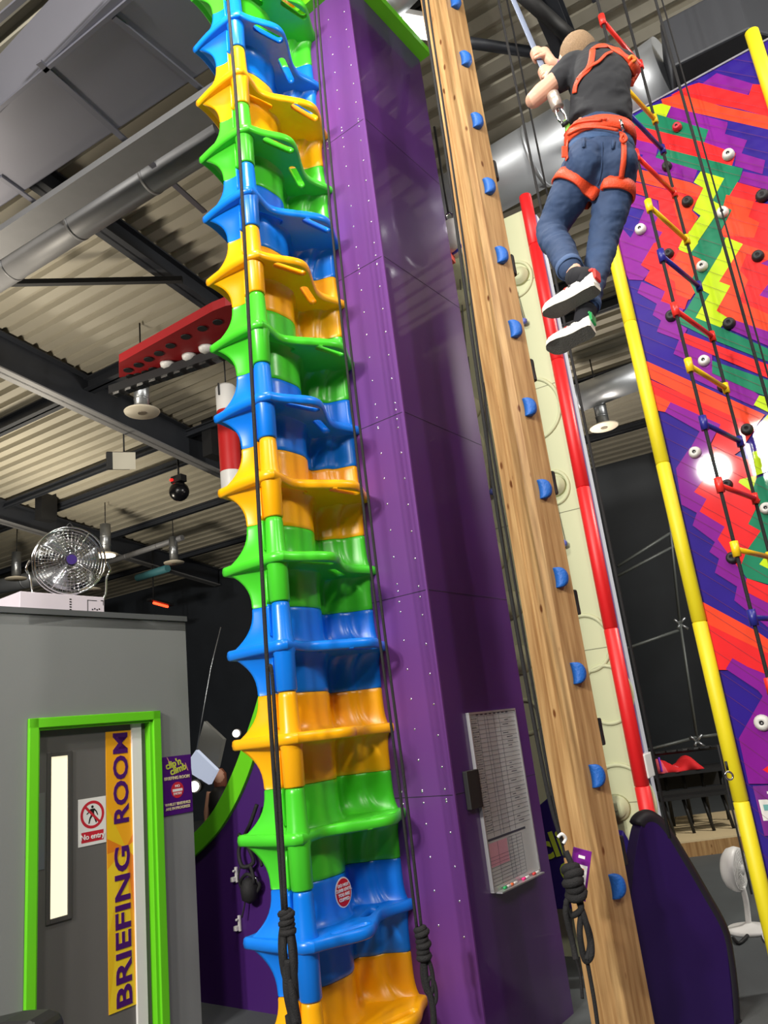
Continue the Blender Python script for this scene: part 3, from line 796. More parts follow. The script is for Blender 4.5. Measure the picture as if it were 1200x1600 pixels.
for i in range(5): RP.box(bm, ca-.27, ca-.255, fz+.012+i*.018, fz+.02+i*.018, -.03, -.0285)
fpm = obj('carton_print', bm, SK, cbm); fpm['kind'] = 'stuff'
# fan
fc = onp(108, 877, RP.w(0, 0, -.32), -B)
fr_ = .0
fe = onp(158, 877, RP.w(0, 0, -.32), -B); Rf = (onp(108, 826, RP.w(0, 0, -.32), -B)-fc).length*.98
nf = (O_-fc); nf.z = 0; nf = (nf.normalized()*.8 - B*.5 + Z_*-.12).normalized()
fan_ = thing('drum_fan', 'round chrome wire floor fan standing on the carton above the grey room', 'fan', V(fc.x, fc.y, fz+hcz+.01))
fa, fb = perp(nf, Z_)
def fring(bm, off, r, th): tube(bm, [fc+nf*off+fa*r*math.cos(2*PI*i/40)+fb*r*math.sin(2*PI*i/40) for i in range(40)], th, 6, closed=True, hint=nf)
bm = bm_new()
for off, r in ((.05, Rf), (-.05, Rf)): fring(bm, off, r, .007)
for k in range(9):
    fring(bm, .05+.035*(1-(k/9)**1.5), Rf*(.2+.8*k/9)*.99, .0018); fring(bm, -.05-.035*(1-(k/9)**1.5), Rf*(.2+.8*k/9)*.99, .0018)
for s_ in (1, -1):
    for i in range(44):
        a_ = 2*PI*i/44; d_ = fa*math.cos(a_)+fb*math.sin(a_)
        tube(bm, [fc+nf*s_*(.05+.035*(1-t**1.5))+d_*Rf*(.12+.88*t) for t in (0, .3, .6, 1)], .0014, 4)
g_ = obj('wire_guard', bm, CHROME, fan_, smooth=True)
bm = bm_new()
for i in range(4):
    a_ = PI/4+PI/2*i+.25; d_ = fa*math.cos(a_)+fb*math.sin(a_); tube(bm, [fc+nf*.088+d_*.03, fc+nf*.07+d_*Rf*.6, fc+nf*.055+d_*Rf], .0045, 6)
obj('guard_stay', bm, CHROME, fan_, smooth=True)
bm = bm_new(); disc(bm, fc+nf*.085, fa, fb, .036, .036, nf*.008); obj('hub_badge', bm, mat('fan_badge', (56, 36, 110), .4), fan_)
for i in range(3):
    a0_ = 2*PI*i/3+.4; bm = bm_new(); prev = None
    for k in range(7):
        t = k/6; r_ = .03+t*(Rf*.88-.03); ww = .5+.5*math.sin(t*PI*.7); row = []
        for j in (-1, 0, 1):
            a_ = a0_+j*.42*ww+t*.3; row.append(bm.verts.new(fc+(fa*math.cos(a_)+fb*math.sin(a_))*r_+nf*(.022*j)))
        if prev:
            for j in range(2): bm.faces.new((prev[j], prev[j+1], row[j+1], row[j])).smooth = True
        prev = row
    bl_ = obj('fan_blade', bm, mat('fan_blade_alloy', (175, 178, 184), .3, metal=.8), fan_, smooth=True)
    md = bl_.modifiers.new('t', 'SOLIDIFY'); md.thickness = .002
bm = bm_new(); lathe(bm, fc-nf*.16, nf, [(0, .03), (.01, .05), (.1, .052), (.11, .03)], 18); obj('motor', bm, BLACK, fan_, smooth=True)
bz = fz+hcz+.02; hs = V(nf.y, -nf.x, 0).normalized()
bm = bm_new()
tube(bm, smooth_path([fc+hs*(Rf+.02), fc+hs*(Rf+.045)-Z_*.06, fc+hs*(Rf+.02)-Z_*.12, vert(fc+hs*(Rf-.05), bz)+nf*.05, vert(fc-hs*(Rf-.05), bz)+nf*.05, fc-hs*(Rf+.02)-Z_*.12, fc-hs*(Rf+.045)-Z_*.06, fc-hs*(Rf+.02)], 6), .009, 8)
obj('tube_stand', bm, CHROME, fan_, smooth=True)
bm = bm_new(); tube(bm, smooth_path([fc+fa*Rf-hs*.03, fc+fa*(Rf+.04), fc+fa*Rf+hs*.03], 5), .007, 6); obj('carry_handle', bm, BLACK, fan_, smooth=True)

# black rounded top of a chair / bin at the lower left corner
q = at(30, 1590, 3.1)
bm = bm_new(); pr = []
for (x, y) in ((-60, 1740), (-60, 1614), (0, 1600), (40, 1598), (56, 1604), (62, 1620), (64, 1740)): pr.append(at(x, y, 3.1))
prism(bm, pr, V(.05, .25, 0)*.6)
ch_ = obj('chair_back', bm, mat('black_vinyl', (30, 30, 32), .45), None, bevel=.02); tag(ch_, 'rounded black chair back at the foot of the grey door', 'chair')

# ================================================================== LOW PURPLE PANEL with lime curved edge (behind the stack)
LPn = Plane(K + B*.3 + A*.35, B, -A)
crv = []
for (x, y) in ((296, 1312), (330, 1276), (352, 1240), (372, 1196), (388, 1150), (402, 1108), (412, 1070), (424, 1010)):
    crv.append(LPn.px(x, y))
pts2 = smooth_path([V(u, z, 0) for u, z in crv], 5)
lowp = thing('low_panel', 'purple low wall panel with a curved lime green top edge left of the stack', 'wall panel', LPn.w(crv[0][0], FL))
bm = bm_new()
inner = [LPn.px(x, y) for (x, y) in ((296, 1348), (342, 1302), (370, 1258), (390, 1214), (406, 1166), (420, 1120), (432, 1075), (444, 1020))]
inn = smooth_path([V(u, z, 0) for u, z in inner], 5)
prism(bm, [LPn.w(p.x, p.y, 0) for p in inn] + [LPn.w(.62, inn[-1].y, 0), LPn.w(.62, FL, 0), LPn.w(inn[0].x, FL, 0)], A*.06)
obj('panel_sheet', bm, mat('purple_low_panel', (66, 26, 104), .5, noise=.05, nscale=3), lowp)
bm = bm_new(); prev = None
for a_, b_ in zip(pts2, inn):
    r = [bm.verts.new(LPn.w(p.x, p.y, o)) for p, o in ((a_, .03), (b_, .03), (b_, -.09), (a_, -.09))]
    if prev: bridge(bm, prev, r)
    else: cap(bm, r)
    prev = r
cap(bm, prev, 0, True)
for f in bm.faces: f.smooth = False
obj('curved_edge', bm, GREEN, lowp, label='lime green curved edge')
for (x, y) in ((367, 1248), (371, 1366), (376, 1442)):
    u, z = LPn.px(x, y); bm = bm_new()
    if y < 1300: quad_box(bm, LPn.w(u, z, .01), B, A, Z_, .008, .006, .035)
    else:
        quad_box(bm, LPn.w(u, z, .012), B, A, Z_, .011, .008, .055); quad_box(bm, LPn.w(u+.012, z-.03, .03), B, A, Z_, .016, .02, .016); cyl(bm, LPn.w(u, z+.03, .02), LPn.w(u, z+.03, .045), .008)
    obj('white_hook', bm, WHITE, lowp, bevel=.002)
# black harness hung on the panel
hq = thing('hanging_harness', 'tangle of black climbing harness straps hanging on the purple low panel', 'harness', LPn.pw(398, 1400, .1))
HW = mat('black_webbing', (24, 23, 26), .7, bump=.4, bscale=200)
for nm, pp, r in (('strap', ((412, 1255), (404, 1285), (392, 1300), (384, 1325), (392, 1350), (404, 1345), (398, 1320), (386, 1300)), .016), ('strap', ((402, 1350), (410, 1372), (396, 1390), (386, 1378), (400, 1362), (414, 1380), (404, 1400)), .014),
                  ('strap', ((388, 1345), (386, 1370), (391, 1400), (389, 1430)), .006), ('strap', ((414, 1290), (400, 1310), (412, 1335), (420, 1350)), .012), ('buckle_loop', ((404, 1370), (413, 1368), (412, 1380), (405, 1382)), .005)):
    bm = bm_new(); tube(bm, smooth_path([LPn.pw(x, y, .07+.02*math.sin(i*2.1)) for i, (x, y) in enumerate(pp)], 6), r, 8)
    obj(nm, bm, CHROME if nm == 'buckle_loop' else HW, hq, smooth=True)
bm = bm_new(); P0 = LPn.pw(402, 1385, .08); lathe(bm, P0-Z_*.1, Z_, [(0, .01), (.03, .06), (.1, .07), (.16, .05), (.18, .02)], 12); obj('padded_belt', bm, HW, hq, smooth=True)

# ================================================================== BEIGE CLIMBING WALL
rt = at(1000, 1200, 6.3); rt = V(rt.x, rt.y, 0)
BW = Plane(rt, C, -W)
BWt = 6.36
beige = mat('beige_textured_panel', (196, 200, 162), .6, noise=.03, nscale=2)
bw = thing('beige_climbing_wall', 'tall beige climbing wall with raised rings and red tubing down its edge', 'climbing wall', BW.w(1.2, FL))
bm = bm_new(); BW.box(bm, .04, 2.7, FL, BWt, -.28, 0); obj('wall_panel', bm, beige, bw)
bm = bm_new(); BW.box(bm, -.01, .038, FL, BWt+.02, -.18, -.0); obj('side_edge', bm, mat('edge_purple', (84, 60, 160), .4), bw, label='purple side edge')
bm = bm_new(); BW.box(bm, -.02, .036, FL, BWt+.02, -.30, -.18); obj('side_strip', bm, mat('edge_white', (226, 228, 240), .3), bw, label='white strip down the side')
bm = bm_new(); zz = FL
while zz < BWt+.1:
    z2 = min(zz+1.22, BWt+.1); P0 = BW.w(.0, zz, .05); lathe(bm, P0, Z_, [(0, .05), (.006, .058), (z2-zz-.006, .058), (z2-zz, .05)], 18); zz = z2
rtube = obj('red_tubing', bm, RED, bw)
for f in rtube.data.polygons: f.use_smooth = len(f.vertices) == 4
bm = bm_new(); q9 = BW.px(1006, 1197); BW.box(bm, -.07, -.02, q9[1]-.09, q9[1]+.09, -.2, .06); obj('clamp', bm, WHITE, bw, bevel=.008, label='white clamp on the edge')
SEB = mat('beige_gap', (120, 122, 98), .8)
for z in (.9, 2.1, 3.3, 4.5, 5.6):
    bm = bm_new(); BW.box(bm, .06, 2.7, z, z+.006, 0, .0015); obj('panel_gap', bm, SEB, bw)
def relief(px, py, r, kind=0):
    u, z = BW.px(px, py); P0 = BW.w(u, z, 0); bm = bm_new(); n = 36
    if kind == 0:   # raised ring
        for (ra, ) in ((r,),):
            tube(bm, [P0 + C*ra*math.cos(2*PI*i/n)+Z_*ra*1.15*math.sin(2*PI*i/n) for i in range(n)], (.018, .018)[0], 8, closed=True, hint=W)
        pass
    else:
        lathe(bm, P0, -W, [(0, r*1.1), (.03, r), (.035, r*.8), (.06, r*.75), (.065, r*.2)], 22)
        cyl(bm, P0-W*.06, P0-W*.075, .015, mi=0)
    return obj('raised_disc' if kind else 'raised_ring', bm, beige, bw, smooth=not kind)
for a_ in ((806, 437, .16, 0), (812, 432, .09, 1), (832, 640, .26, 0), (866, 762, .13, 0), (868, 760, .09, 1), (916, 1005, .2, 0), (948, 1085, .2, 0), (972, 1255, .25, 0), (966, 1262, .09, 1), (719, 470, .12, 1), (733, 640, .12, 1), (745, 770, .1, 1), (772, 870, .13, 1), (798, 945, .12, 1), (812, 1030, .12, 1), (823, 1120, .12, 0), (770, 1000, .15, 0), (730, 700, .16, 0)): relief(*a_)
# little bead lines
GL = mat('grey_cord', (96, 100, 92), .7); BEAD = mat('blue_bead', (98, 110, 190), .4)
for pts in (((722, 440), (745, 700)), ((735, 560), (762, 830), (790, 1000)), ((808, 455), (822, 505)), ((868, 780), (884, 850)), ((775, 880), (800, 1010), (822, 1180)), ((760, 600), (772, 770))):
    bm = bm_new(); tube(bm, [BW.pw(x, y, .05) for x, y in pts], .006, 6)
    cn = obj('bead_cord', bm, GL, bw, smooth=True)
    bm = bm_new(); lathe(bm, BW.pw(*pts[-1], .05)-Z_*.03, Z_, [(0, .01), (.01, .028), (.04, .03), (.06, .01)], 10); obj('bead', bm, BEAD, cn, smooth=True)
# auto belay unit hung high behind the post
ab = thing('belay_device', 'white rounded auto belay unit with blue and red bands hanging beside timber post', 'belay device', at(705, 360, 6.2))
P0 = at(707, 372, 6.2); ax = (C*.25+W*-.9+Z_*.1).normalized()
bm = bm_new(); lathe(bm, P0+ax*-.12, ax, [(0, .1), (.02, .16), (.2, .16), (.24, .1)], 24); obj('housing', bm, WHITE, ab, smooth=True)
bm = bm_new(); lathe(bm, P0+ax*-.03, ax, [(0, .163), (.03, .163)], 24); obj('blue_band', bm, mat('band_blue', (44, 56, 190), .4), ab)
bm = bm_new(); quad_box(bm, P0-Z_*.19+C*.08, C, W, Z_, .05, .06, .04); obj('red_base', bm, mat('band_red', (214, 80, 70), .5), ab)
bm = bm_new(); tube(bm, smooth_path([P0+Z_*.14, P0+Z_*.24+C*.03, P0+Z_*.28, P0+Z_*.24-C*.04, P0+Z_*.14-C*.02], 5), .012, 8); obj('carabiner', bm, CHROME, ab, smooth=True)
bm = bm_new(); tube(bm, [P0+Z_*.27, P0+Z_*1.3], .012, 6); obj('hanging_strap', bm, BLACK, ab)

# pair of ropes down the left of the post
Yp = 4.2
rp3 = thing('belay_rope', 'two black ropes running down the left edge of the timber post to a big knot', 'rope', at(895, 1400, Yp))
rope([at(656, -60, Yp+.2), at(664, 20, Yp+.2), at(700, 260, Yp+.15), at(742, 560, Yp+.1), at(790, 880, Yp+.05), at(850, 1210, Yp), at(880, 1320, Yp)], .011, 'rope_strand', parent=rp3)
rope([at(662, -60, Yp+.15), at(673, 30, Yp+.15), at(716, 320, Yp+.12), at(760, 640, Yp+.1), at(808, 930, Yp), at(855, 1200, Yp), at(883, 1340, Yp)], .007, 'rope_strand', parent=rp3)
bm = bm_new(); tube(bm, smooth_path([at(872, 1308, Yp-.03), at(878, 1303, Yp-.04), at(884, 1310, Yp-.03), at(880, 1318, Yp-.03)], 6), .008, 8); obj('carabiner', bm, WHITE, rp3, smooth=True, label='white carabiner')
knot_bundle(rp3, [at(893, 1355, Yp-.06), at(897, 1380, Yp-.08), at(900, 1400, Yp-.06)], .03, 5)
for k, pp in enumerate((((884, 1330), (893, 1350), (903, 1372), (899, 1395)), ((899, 1395), (885, 1410), (892, 1430), (908, 1420), (903, 1398)), ((890, 1400), (884, 1425), (894, 1470), (900, 1500)), ((905, 1410), (915, 1440), (922, 1475), (916, 1500)), ((908, 1430), (906, 1460), (914, 1500), (924, 1492), (922, 1462), (912, 1432)))):
    rope([at(x, y, Yp-.06-.015*(i % 2)) for i, (x, y) in enumerate(pp)], .015, 'rope_loop', parent=rp3)
rope([at(890, 1430, Yp), at(896, 1480, Yp), at(906, 1520, Yp), at(910, 1560, Yp)], .008, 'rope_tail', parent=rp3)
rope([at(918, 1505, Yp-.05), at(928, 1560, Yp-.05), at(935, 1610, Yp-.05), at(950, 1720, Yp-.05)], .010, 'rope_tail', parent=rp3)
# hanging sign on the post
SP_ = [at(883, 1322, 4.28), at(912, 1328, 4.28), at(927, 1412, 4.24), at(899, 1402, 4.24)]
sg = thing('route_sign', 'purple route sign with a white card hung against the timber post', 'sign', (SP_[2]+SP_[3])/2)
cS = sum(SP_, V(0, 0, 0))/4; xS = (SP_[1]-SP_[0]+SP_[2]-SP_[3]).normalized(); yS = (SP_[0]-SP_[3]+SP_[1]-SP_[2]); yS = (yS-xS*yS.dot(xS)).normalized(); nS = xS.cross(yS)
hwS = (SP_[1]-SP_[0]).length/2; hhS = (SP_[0]-SP_[3]).length/2
bm = bm_new(); quad_box(bm, cS, xS, yS, nS, hwS, hhS, .004); obj('sign_board', bm, mat('sign_magenta_purple', (112, 20, 130), .4), sg, bevel=.002)
bm = bm_new(); quad_box(bm, cS-yS*hhS*.05, xS, yS, nS, hwS*.74, hhS*.42, .0052, 0); quad_box(bm, cS+xS*hwS*.25+yS*hhS*.15, xS, yS, nS, hwS*.16, hhS*.09, .0056, 1); quad_box(bm, cS-xS*hwS*.2+yS*hhS*.15, xS, yS, nS, hwS*.16, hhS*.09, .0056, 2)
obj('sign_card', bm, [WHITE, mat('card_orange', (226, 130, 80), .5), mat('card_green', (150, 200, 120), .5)], sg)
bm = bm_new(); quad_box(bm, cS+yS*hhS*.68, xS, yS, nS, hwS*.35, hhS*.06, .0052); obj('heading_block', bm, WHITE, sg)

# ================================================================== PADS
PADM = mat('purple_vinyl_pad', (38, 14, 78), .42, noise=.04, nscale=3, bump=.03, bscale=6)
PADB = mat('black_pad_edge', (26, 24, 32), .55)
NAVY = mat('navy_pad', (30, 12, 92), .5, noise=.05, nscale=3)
def pad(name, outline, Y0, Y1, ymax, thick, face, edge, label, cat, n_=None):
    pl = [at(x, y, Y0+(Y1-Y0)*min(1, max(0, (y-outline[0][1])/ymax))) for x, y in outline]
    return pl
# vertical shaped pad right of post
PG = at(1060, 1600, 4.95); PGp = Plane(PG, az(70), -az(-20))
t = thing('crash_pad', 'tall pointed purple vinyl pad with black edging standing right of the timber post', 'pad', PGp.w(0, FL))
oc = [(978, 1620), (980, 1540), (984, 1440), (990, 1360), (998, 1305), (1006, 1285), (1022, 1283), (1040, 1300), (1068, 1345), (1100, 1400), (1130, 1455), (1140, 1500), (1147, 1560), (1150, 1620)]
uz = smooth_path([V(*PGp.px(x, y), 0) for x, y in oc], 5)
body = [PGp.w(p.x, p.y, 0) for p in uz] + [PGp.w(uz[-1].x+.03, FL, 0), PGp.w(uz[0].x-.03, FL, 0)]
bm = bm_new(); prism(bm, body, -PGp.N*.09); obj('pad_cover', bm, PADM, t, bevel=.012)
bm = bm_new(); tube(bm, [PGp.w(p.x+.012, p.y+.008, -.045) for p in uz[len(uz)//3:]]+[PGp.w(uz[-1].x+.04, FL+.02, -.045)], [(.05, .05)]*(len(uz)-len(uz)//3+1), 10); obj('pad_edge', bm, PADB, t, smooth=True, label='black rounded edge')
bm = bm_new()
PGq = Plane(PG + V(-.1, 1.0, 0), az(70), -az(-20)); oc = [(938, 1620), (958, 1480), (965, 1380), (970, 1320), (974, 1297), (982, 1310), (992, 1340), (998, 1400), (1000, 1620)]
body = [PGq.pw(x, y) for x, y in oc]; prism(bm, body, -PGq.N*.12)
tag(obj('crash_pad', bm, NAVY, None, bevel=.01), 'dark navy pad half hidden between timber post and pointed purple pad', 'pad')
# logo pad behind the post
BWp = Plane(BW.w(0, 0, .25), C, -W)
oc = [(820, 1246), (838, 1262), (848, 1244), (866, 1236), (900, 1236), (960, 1250), (985, 1420), (850, 1420)]
oc = [(818, 1236), (836, 1262), (868, 1238), (905, 1238), (930, 1418), (866, 1420), (840, 1330)]
lo = thing('logo_pad', 'navy pad with yellow green lettered logo behind the timber post', 'pad', BWp.pw(885, 1415))
bt = BWp.px(872, 1240)[1]; l0 = BWp.px(828, 1270)[0]; r0 = BWp.px(960, 1300)[0]; zb_ = BWp.px(880, 1418)[1]
bm = bm_new()
prism(bm, [BWp.w(*BWp.px(838, 1262)), BWp.w(*BWp.px(866, 1238)), BWp.w(r0, bt), BWp.w(r0, zb_), BWp.w(*BWp.px(868, 1421)), ], W*.12)
obj('pad_cover', bm, NAVY, lo, bevel=.01)
lc = BWp.pw(902, 1335, .01)
logo(lo, lc, -C, Z_, .25, mat('logo_lime', (178, 196, 52), .5))

# ================================================================== MOSAIC CLIMBING WALL
tb = at(1130, 1160, 5.3); tb = V(tb.x, tb.y, 0)
MD = -MZ; MN = V(-.829, -.559, 0)
MN = Z_.cross(MD); MN = MN if MN.dot(O_-tb) > 0 else -MN
MW = Plane(tb, MD, MN)
MT = 6.2; MU1 = 2.75
mo = thing('mosaic_climbing_wall', 'colourful zigzag tiled climbing wall edged by yellow tubes at the right', 'climbing wall', MW.w(1.3, FL))
def mmat(n, c): return mat('tile_'+n, c, .6, spec=.2, coat=.5, noise=.03, nscale=4)
MC = {'N': mmat('navy', (34, 2, 128)), 'P': mmat('purple', (122, 2, 136)), 'R': mmat('red', (218, 24, 30)), 'O': mmat('orange', (226, 62, 26)), 'G': mmat('green', (0, 116, 82)), 'L': mmat('lime', (182, 212, 4))}
keys = list(MC)
R1, R2, R3, R4 = (940, 60, 1200/260), (940, 380, 1200/260), (940, 700, 1200/260), (1000, 1020, 1185/200)
PAT = [
 (R1, 'P', '720,330 830,250 1100,330 1050,410 700,330'), (R1, 'R', '620,345 700,320 1060,410 1090,330 1260,340 1260,580 1000,510 500,410'),
 (R1, 'O', '430,440 560,400 870,490 1260,575 1260,670 640,530 440,480'), (R1, 'L', '310,500 430,470 500,490 460,580 310,530'),
 (R1, 'P', '500,490 780,570 910,605 890,690 760,700 470,580'), (R1, 'G', '180,590 240,560 310,520 770,660 740,750 200,620'),
 (R1, 'P', '780,600 910,620 890,690 1050,735 1010,830 1180,880 1160,980 960,920 970,850 740,760 770,660'),
 (R1, 'R', '200,650 250,630 740,750 970,830 940,920 400,790 230,720'), (R1, 'P', '200,720 410,770 390,860 700,930 660,1040 250,925 200,830'),
 (R1, 'N', '240,830 300,840 265,900'), (R1, 'G', '430,790 1020,940 1000,1010 880,1210 800,1170 880,1010 690,950 390,860'),
 (R1, 'P', '1020,960 1260,1010 1260,1110 990,1040'), (R1, 'L', '715,960 885,1010 800,1170 870,1210 700,1460 650,1560 555,1530 640,1380 715,1280 660,1240 690,1165 735,1080 665,1040'),
 (R1, 'O', '200,925 640,1040 735,1080 700,1150 190,1015'), (R1, 'R', '150,1015 700,1150 650,1240 700,1290 640,1380 550,1520 370,1370 420,1260 410,1170 150,1090'),
 (R1, 'O', '540,1130 680,1170 650,1250 700,1290 640,1390 560,1350 520,1200'), (R1, 'P', '120,1100 400,1170 420,1260 370,1370 440,1400 330,1569 150,1569 90,1300 210,1440 260,1350 310,1240 100,1190'),
 (R1, 'R', '440,1400 560,1440 550,1530 640,1560 640,1600 310,1600'), (R1, 'R', '980,1040 1160,1090 1110,1180 1260,1210 1260,1600 870,1600 850,1420 940,1240 880,1210'),
 (R1, 'O', '900,1130 1100,1180 1060,1290 1140,1330 1100,1440 850,1420 940,1240 880,1210'), (R1, 'G', '880,1210 940,1240 850,1410 920,1460 870,1600 650,1569 710,1450 820,1290'),
 (R1, 'L', '910,1460 1020,1490 970,1600 870,1569'),
 (R2, 'P', '100,0 380,0 285,160 350,210 300,270 200,265 100,100'),
 (R2, 'P', '290,280 460,350 430,420 600,470 540,570 620,620 580,700 800,780 800,850 1140,1100 1100,1180 640,970 650,860 520,800 560,700 400,640 430,560 370,520 400,440 260,360'),
 (R2, 'R', '380,0 560,50 720,120 640,290 680,340 620,420 600,480 430,420 460,350 310,270 350,200 285,160'), (R2, 'O', '490,170 560,60 720,120 640,290 680,350 640,410 540,370 530,280 460,240'),
 (R2, 'G', '640,80 700,0 900,0 780,230 700,340 780,370 720,460 680,540 860,610 1260,790 1260,880 760,680 540,570 620,470 680,370 640,290 720,120'),
 (R2, 'L', '700,0 590,-30 555,40 640,80'), (R2, 'L', '880,0 900,-40 1020,10 850,280 930,310 870,420 830,490 910,540 860,610 680,540 730,450 780,370 705,330 750,250 860,70'),
 (R2, 'O', '1020,10 1260,80 1260,660 910,540 830,490 930,310 850,280'), (R2, 'R', '1050,80 1260,150 1260,540 990,420 1060,270 1000,200'),
 (R2, 'P', '910,540 1260,660 1260,770 870,600'), (R2, 'P', '1140,380 1210,290 1260,420'), (R2, 'P', '1150,150 1260,100 1260,190'),
 (R2, 'R', '600,650 1260,900 1260,1000 570,710'), (R2, 'G', '800,850 1260,1010 1260,1130 1140,1090 800,940'),
 (R2, 'O', '320,850 1180,1240 1100,1340 360,980'), (R2, 'R', '340,980 1120,1330 1000,1500 860,1600 770,1500 860,1310 500,1150 380,1100'),
 (R2, 'O', '380,1090 500,1150 460,1220 410,1210'), (R2, 'P', '500,1150 860,1310 770,1480 850,1600 580,1600 710,1360 460,1220'),
 (R2, 'L', '1120,1340 1200,1240 1260,1260 1260,1480 1090,1400'), (R2, 'L', '1140,1100 1260,1130 1260,1250 1100,1170'),
 (R3, 'P', '540,150 640,0 830,0 830,60 760,200 670,320 760,370 710,460 890,570 840,660 1000,880 1050,950 1030,1030 1260,1150 1260,1340 960,1100 980,1000 820,900 850,800 780,750 820,680 660,560 690,470 580,410'),
 (R3, 'R', '800,0 1100,100 1150,370 1060,550 1150,600 1050,740 1000,880 840,660 890,570 710,460 760,370 670,320 780,180'),
 (R3, 'L', '1000,230 1120,200 1100,300 1080,310 990,250'), (R3, 'L', '1090,30 1260,0 1260,150 1120,200'),
 (R3, 'G', '1120,220 1260,170 1260,1000 1050,940 1000,870 1050,740 1150,600 1060,550 1150,380 1090,310'), (R3, 'L', '1260,680 1140,840 1260,900'),
 (R3, 'R', '1050,940 1260,1010 1260,1150 1030,1030'), (R3, 'O', '730,1110 1120,1320 1260,1420 1260,1520 770,1270'), (R3, 'R', '770,1270 1260,1510 1260,1600 840,1600'),
 (R4, 'P', '860,50 1250,150 1250,1210 1010,1210 920,790 1140,400 1100,350 800,150'), (R4, 'R', '700,-20 860,50 800,150 730,130'), (R4, 'R', '760,0 1250,0 1250,230 1000,130 860,50'), (R4, 'R', '1250,1000 1140,1080 1250,1150'),
]
def sparse(r, s_):
    ox, oy, sc = r; out = []
    for t in s_.split():
        x, y = t.split(','); out.append(MW.px(ox+float(x)/sc, oy+float(y)/sc))
    return out
PATW = [(k, sparse(r, s_)) for r, k, s_ in PAT]
def inside(pt, poly):
    x, y = pt; c = False; j = len(poly)-1
    for i in range(len(poly)):
        xi, yi = poly[i]; xj, yj = poly[j]
        if (yi > y) != (yj > y) and x < (xj-xi)*(y-yi)/(yj-yi)+xi: c = not c
        j = i
    return c
def offframe(u, z):
    P = MW.w(u, z)-O_; zc = P.dot(F_)
    return 600+FPX*P.dot(XI)/zc > 1225 or 800-FPX*P.dot(YI)/zc > 1400
def tilekey(u, z):
    if not offframe(u, z): return 'N'
    j = int(math.floor((u+z)/.1414)); i = int(math.floor((u-z)/.42+(j % 4)*.5)); return 'NNPRPNORNGP'[(i*3+j) % 11]
bm = bm_new()
c4 = [bm.verts.new(V(u, z, 0)) for u, z in ((0, FL), (MU1, FL), (MU1, MT), (0, MT))]
bm.faces.new(c4)
st_ = .1*math.sqrt(2)
d1v = V(1, 1, 0).normalized(); d2v = V(1, -1, 0).normalized()
for nv, lo_, hi_, sp_ in ((d1v, FL, MU1+MT, st_), (d2v, -MT, MU1-FL, st_*1.5)):
    k = math.floor(lo_/sp_)
    while k*sp_ < hi_:
        bmesh.ops.bisect_plane(bm, geom=bm.verts[:]+bm.edges[:]+bm.faces[:], plane_co=nv*((k*sp_)/math.sqrt(2)), plane_no=nv); k += 1
for f in bm.faces:
    c = f.calc_center_median(); f.material_index = keys.index(tilekey(c.x, c.y))
def clip(poly):
    for ax_, lim, sg_ in ((0, 0., 1), (0, MU1, -1), (1, MT, -1), (1, FL, 1)):
        out = []
        for i in range(len(poly)):
            p, q_ = poly[i-1], poly[i]; dp, dq = (p[ax_]-lim)*sg_, (q_[ax_]-lim)*sg_
            if (dp >= 0) != (dq >= 0):
                t = dp/(dp-dq); out.append((p[0]+(q_[0]-p[0])*t, p[1]+(q_[1]-p[1])*t))
            if dq >= 0: out.append(q_)
        poly = out
        if not poly: return poly
    return poly
for i, (k, poly) in enumerate(PATW):
    cp = clip(poly)
    if len(cp) < 3: continue
    vs = [bm.verts.new(V(p[0], p[1], .0003*(i+1))) for p in cp]
    f = bm.faces.new(vs); f.material_index = keys.index(k)
# thin back thickness
bmesh.ops.triangulate(bm, faces=[f for f in bm.faces if len(f.verts) > 4])
for f in list(bm.faces):
    f.normal_update()
    if f.normal.z < 0: f.normal_flip()
for v in bm.verts: v.co = MW.w(v.co.x, v.co.y, v.co.z)
tl = obj('tile_face', bm, [MC[k] for k in keys], mo)
gm = mat('tile_gap', (96, 18, 50), .7)
bm = bm_new()
for k in range(int(FL/st_)-1, int((MU1+MT)/st_)+2):
    s_ = k*st_+.02; ua = max(0, s_-MT); ub_ = min(MU1, s_-FL)
    if ub_ <= ua: continue
    p, q_ = MW.w(ua, s_-ua, .0215), MW.w(ub_, s_-ub_, .0215); nn_ = (q_-p).normalized().cross(MN)*.001
    polyflat(bm, [p-nn_, q_-nn_, q_+nn_, p+nn_])
gq = obj('tile_gaps', bm, gm, mo); gq['kind'] = 'stuff'
bm = bm_new(); MW.box(bm, .0, MU1, FL, MT-.001, -.25, -.003); obj('wall_core', bm, mat('wall_core_dark', (30, 24, 40), .6), mo)
bm = bm_new(); MW.box(bm, 0, MU1, MT, MT+.015, -.25, .01); obj('top_edge', bm, mat('edge_grey', (150, 150, 160), .4, metal=.4), mo)
TU2 = MW.px(1187, 90)[0]
for uu in (.032, TU2):
    bm = bm_new(); zz = FL; 
    while zz < MT+.1:
        z2 = min(zz+1.16, MT+.12); lathe(bm, MW.w(uu, zz, .03), Z_, [(0, .042), (.006, .049), (z2-zz-.006, .049), (z2-zz, .042)], 18); zz = z2
    o = obj('yellow_tubing', bm, YEL, mo)
    for f in o.data.polygons: f.use_smooth = len(f.vertices) == 4
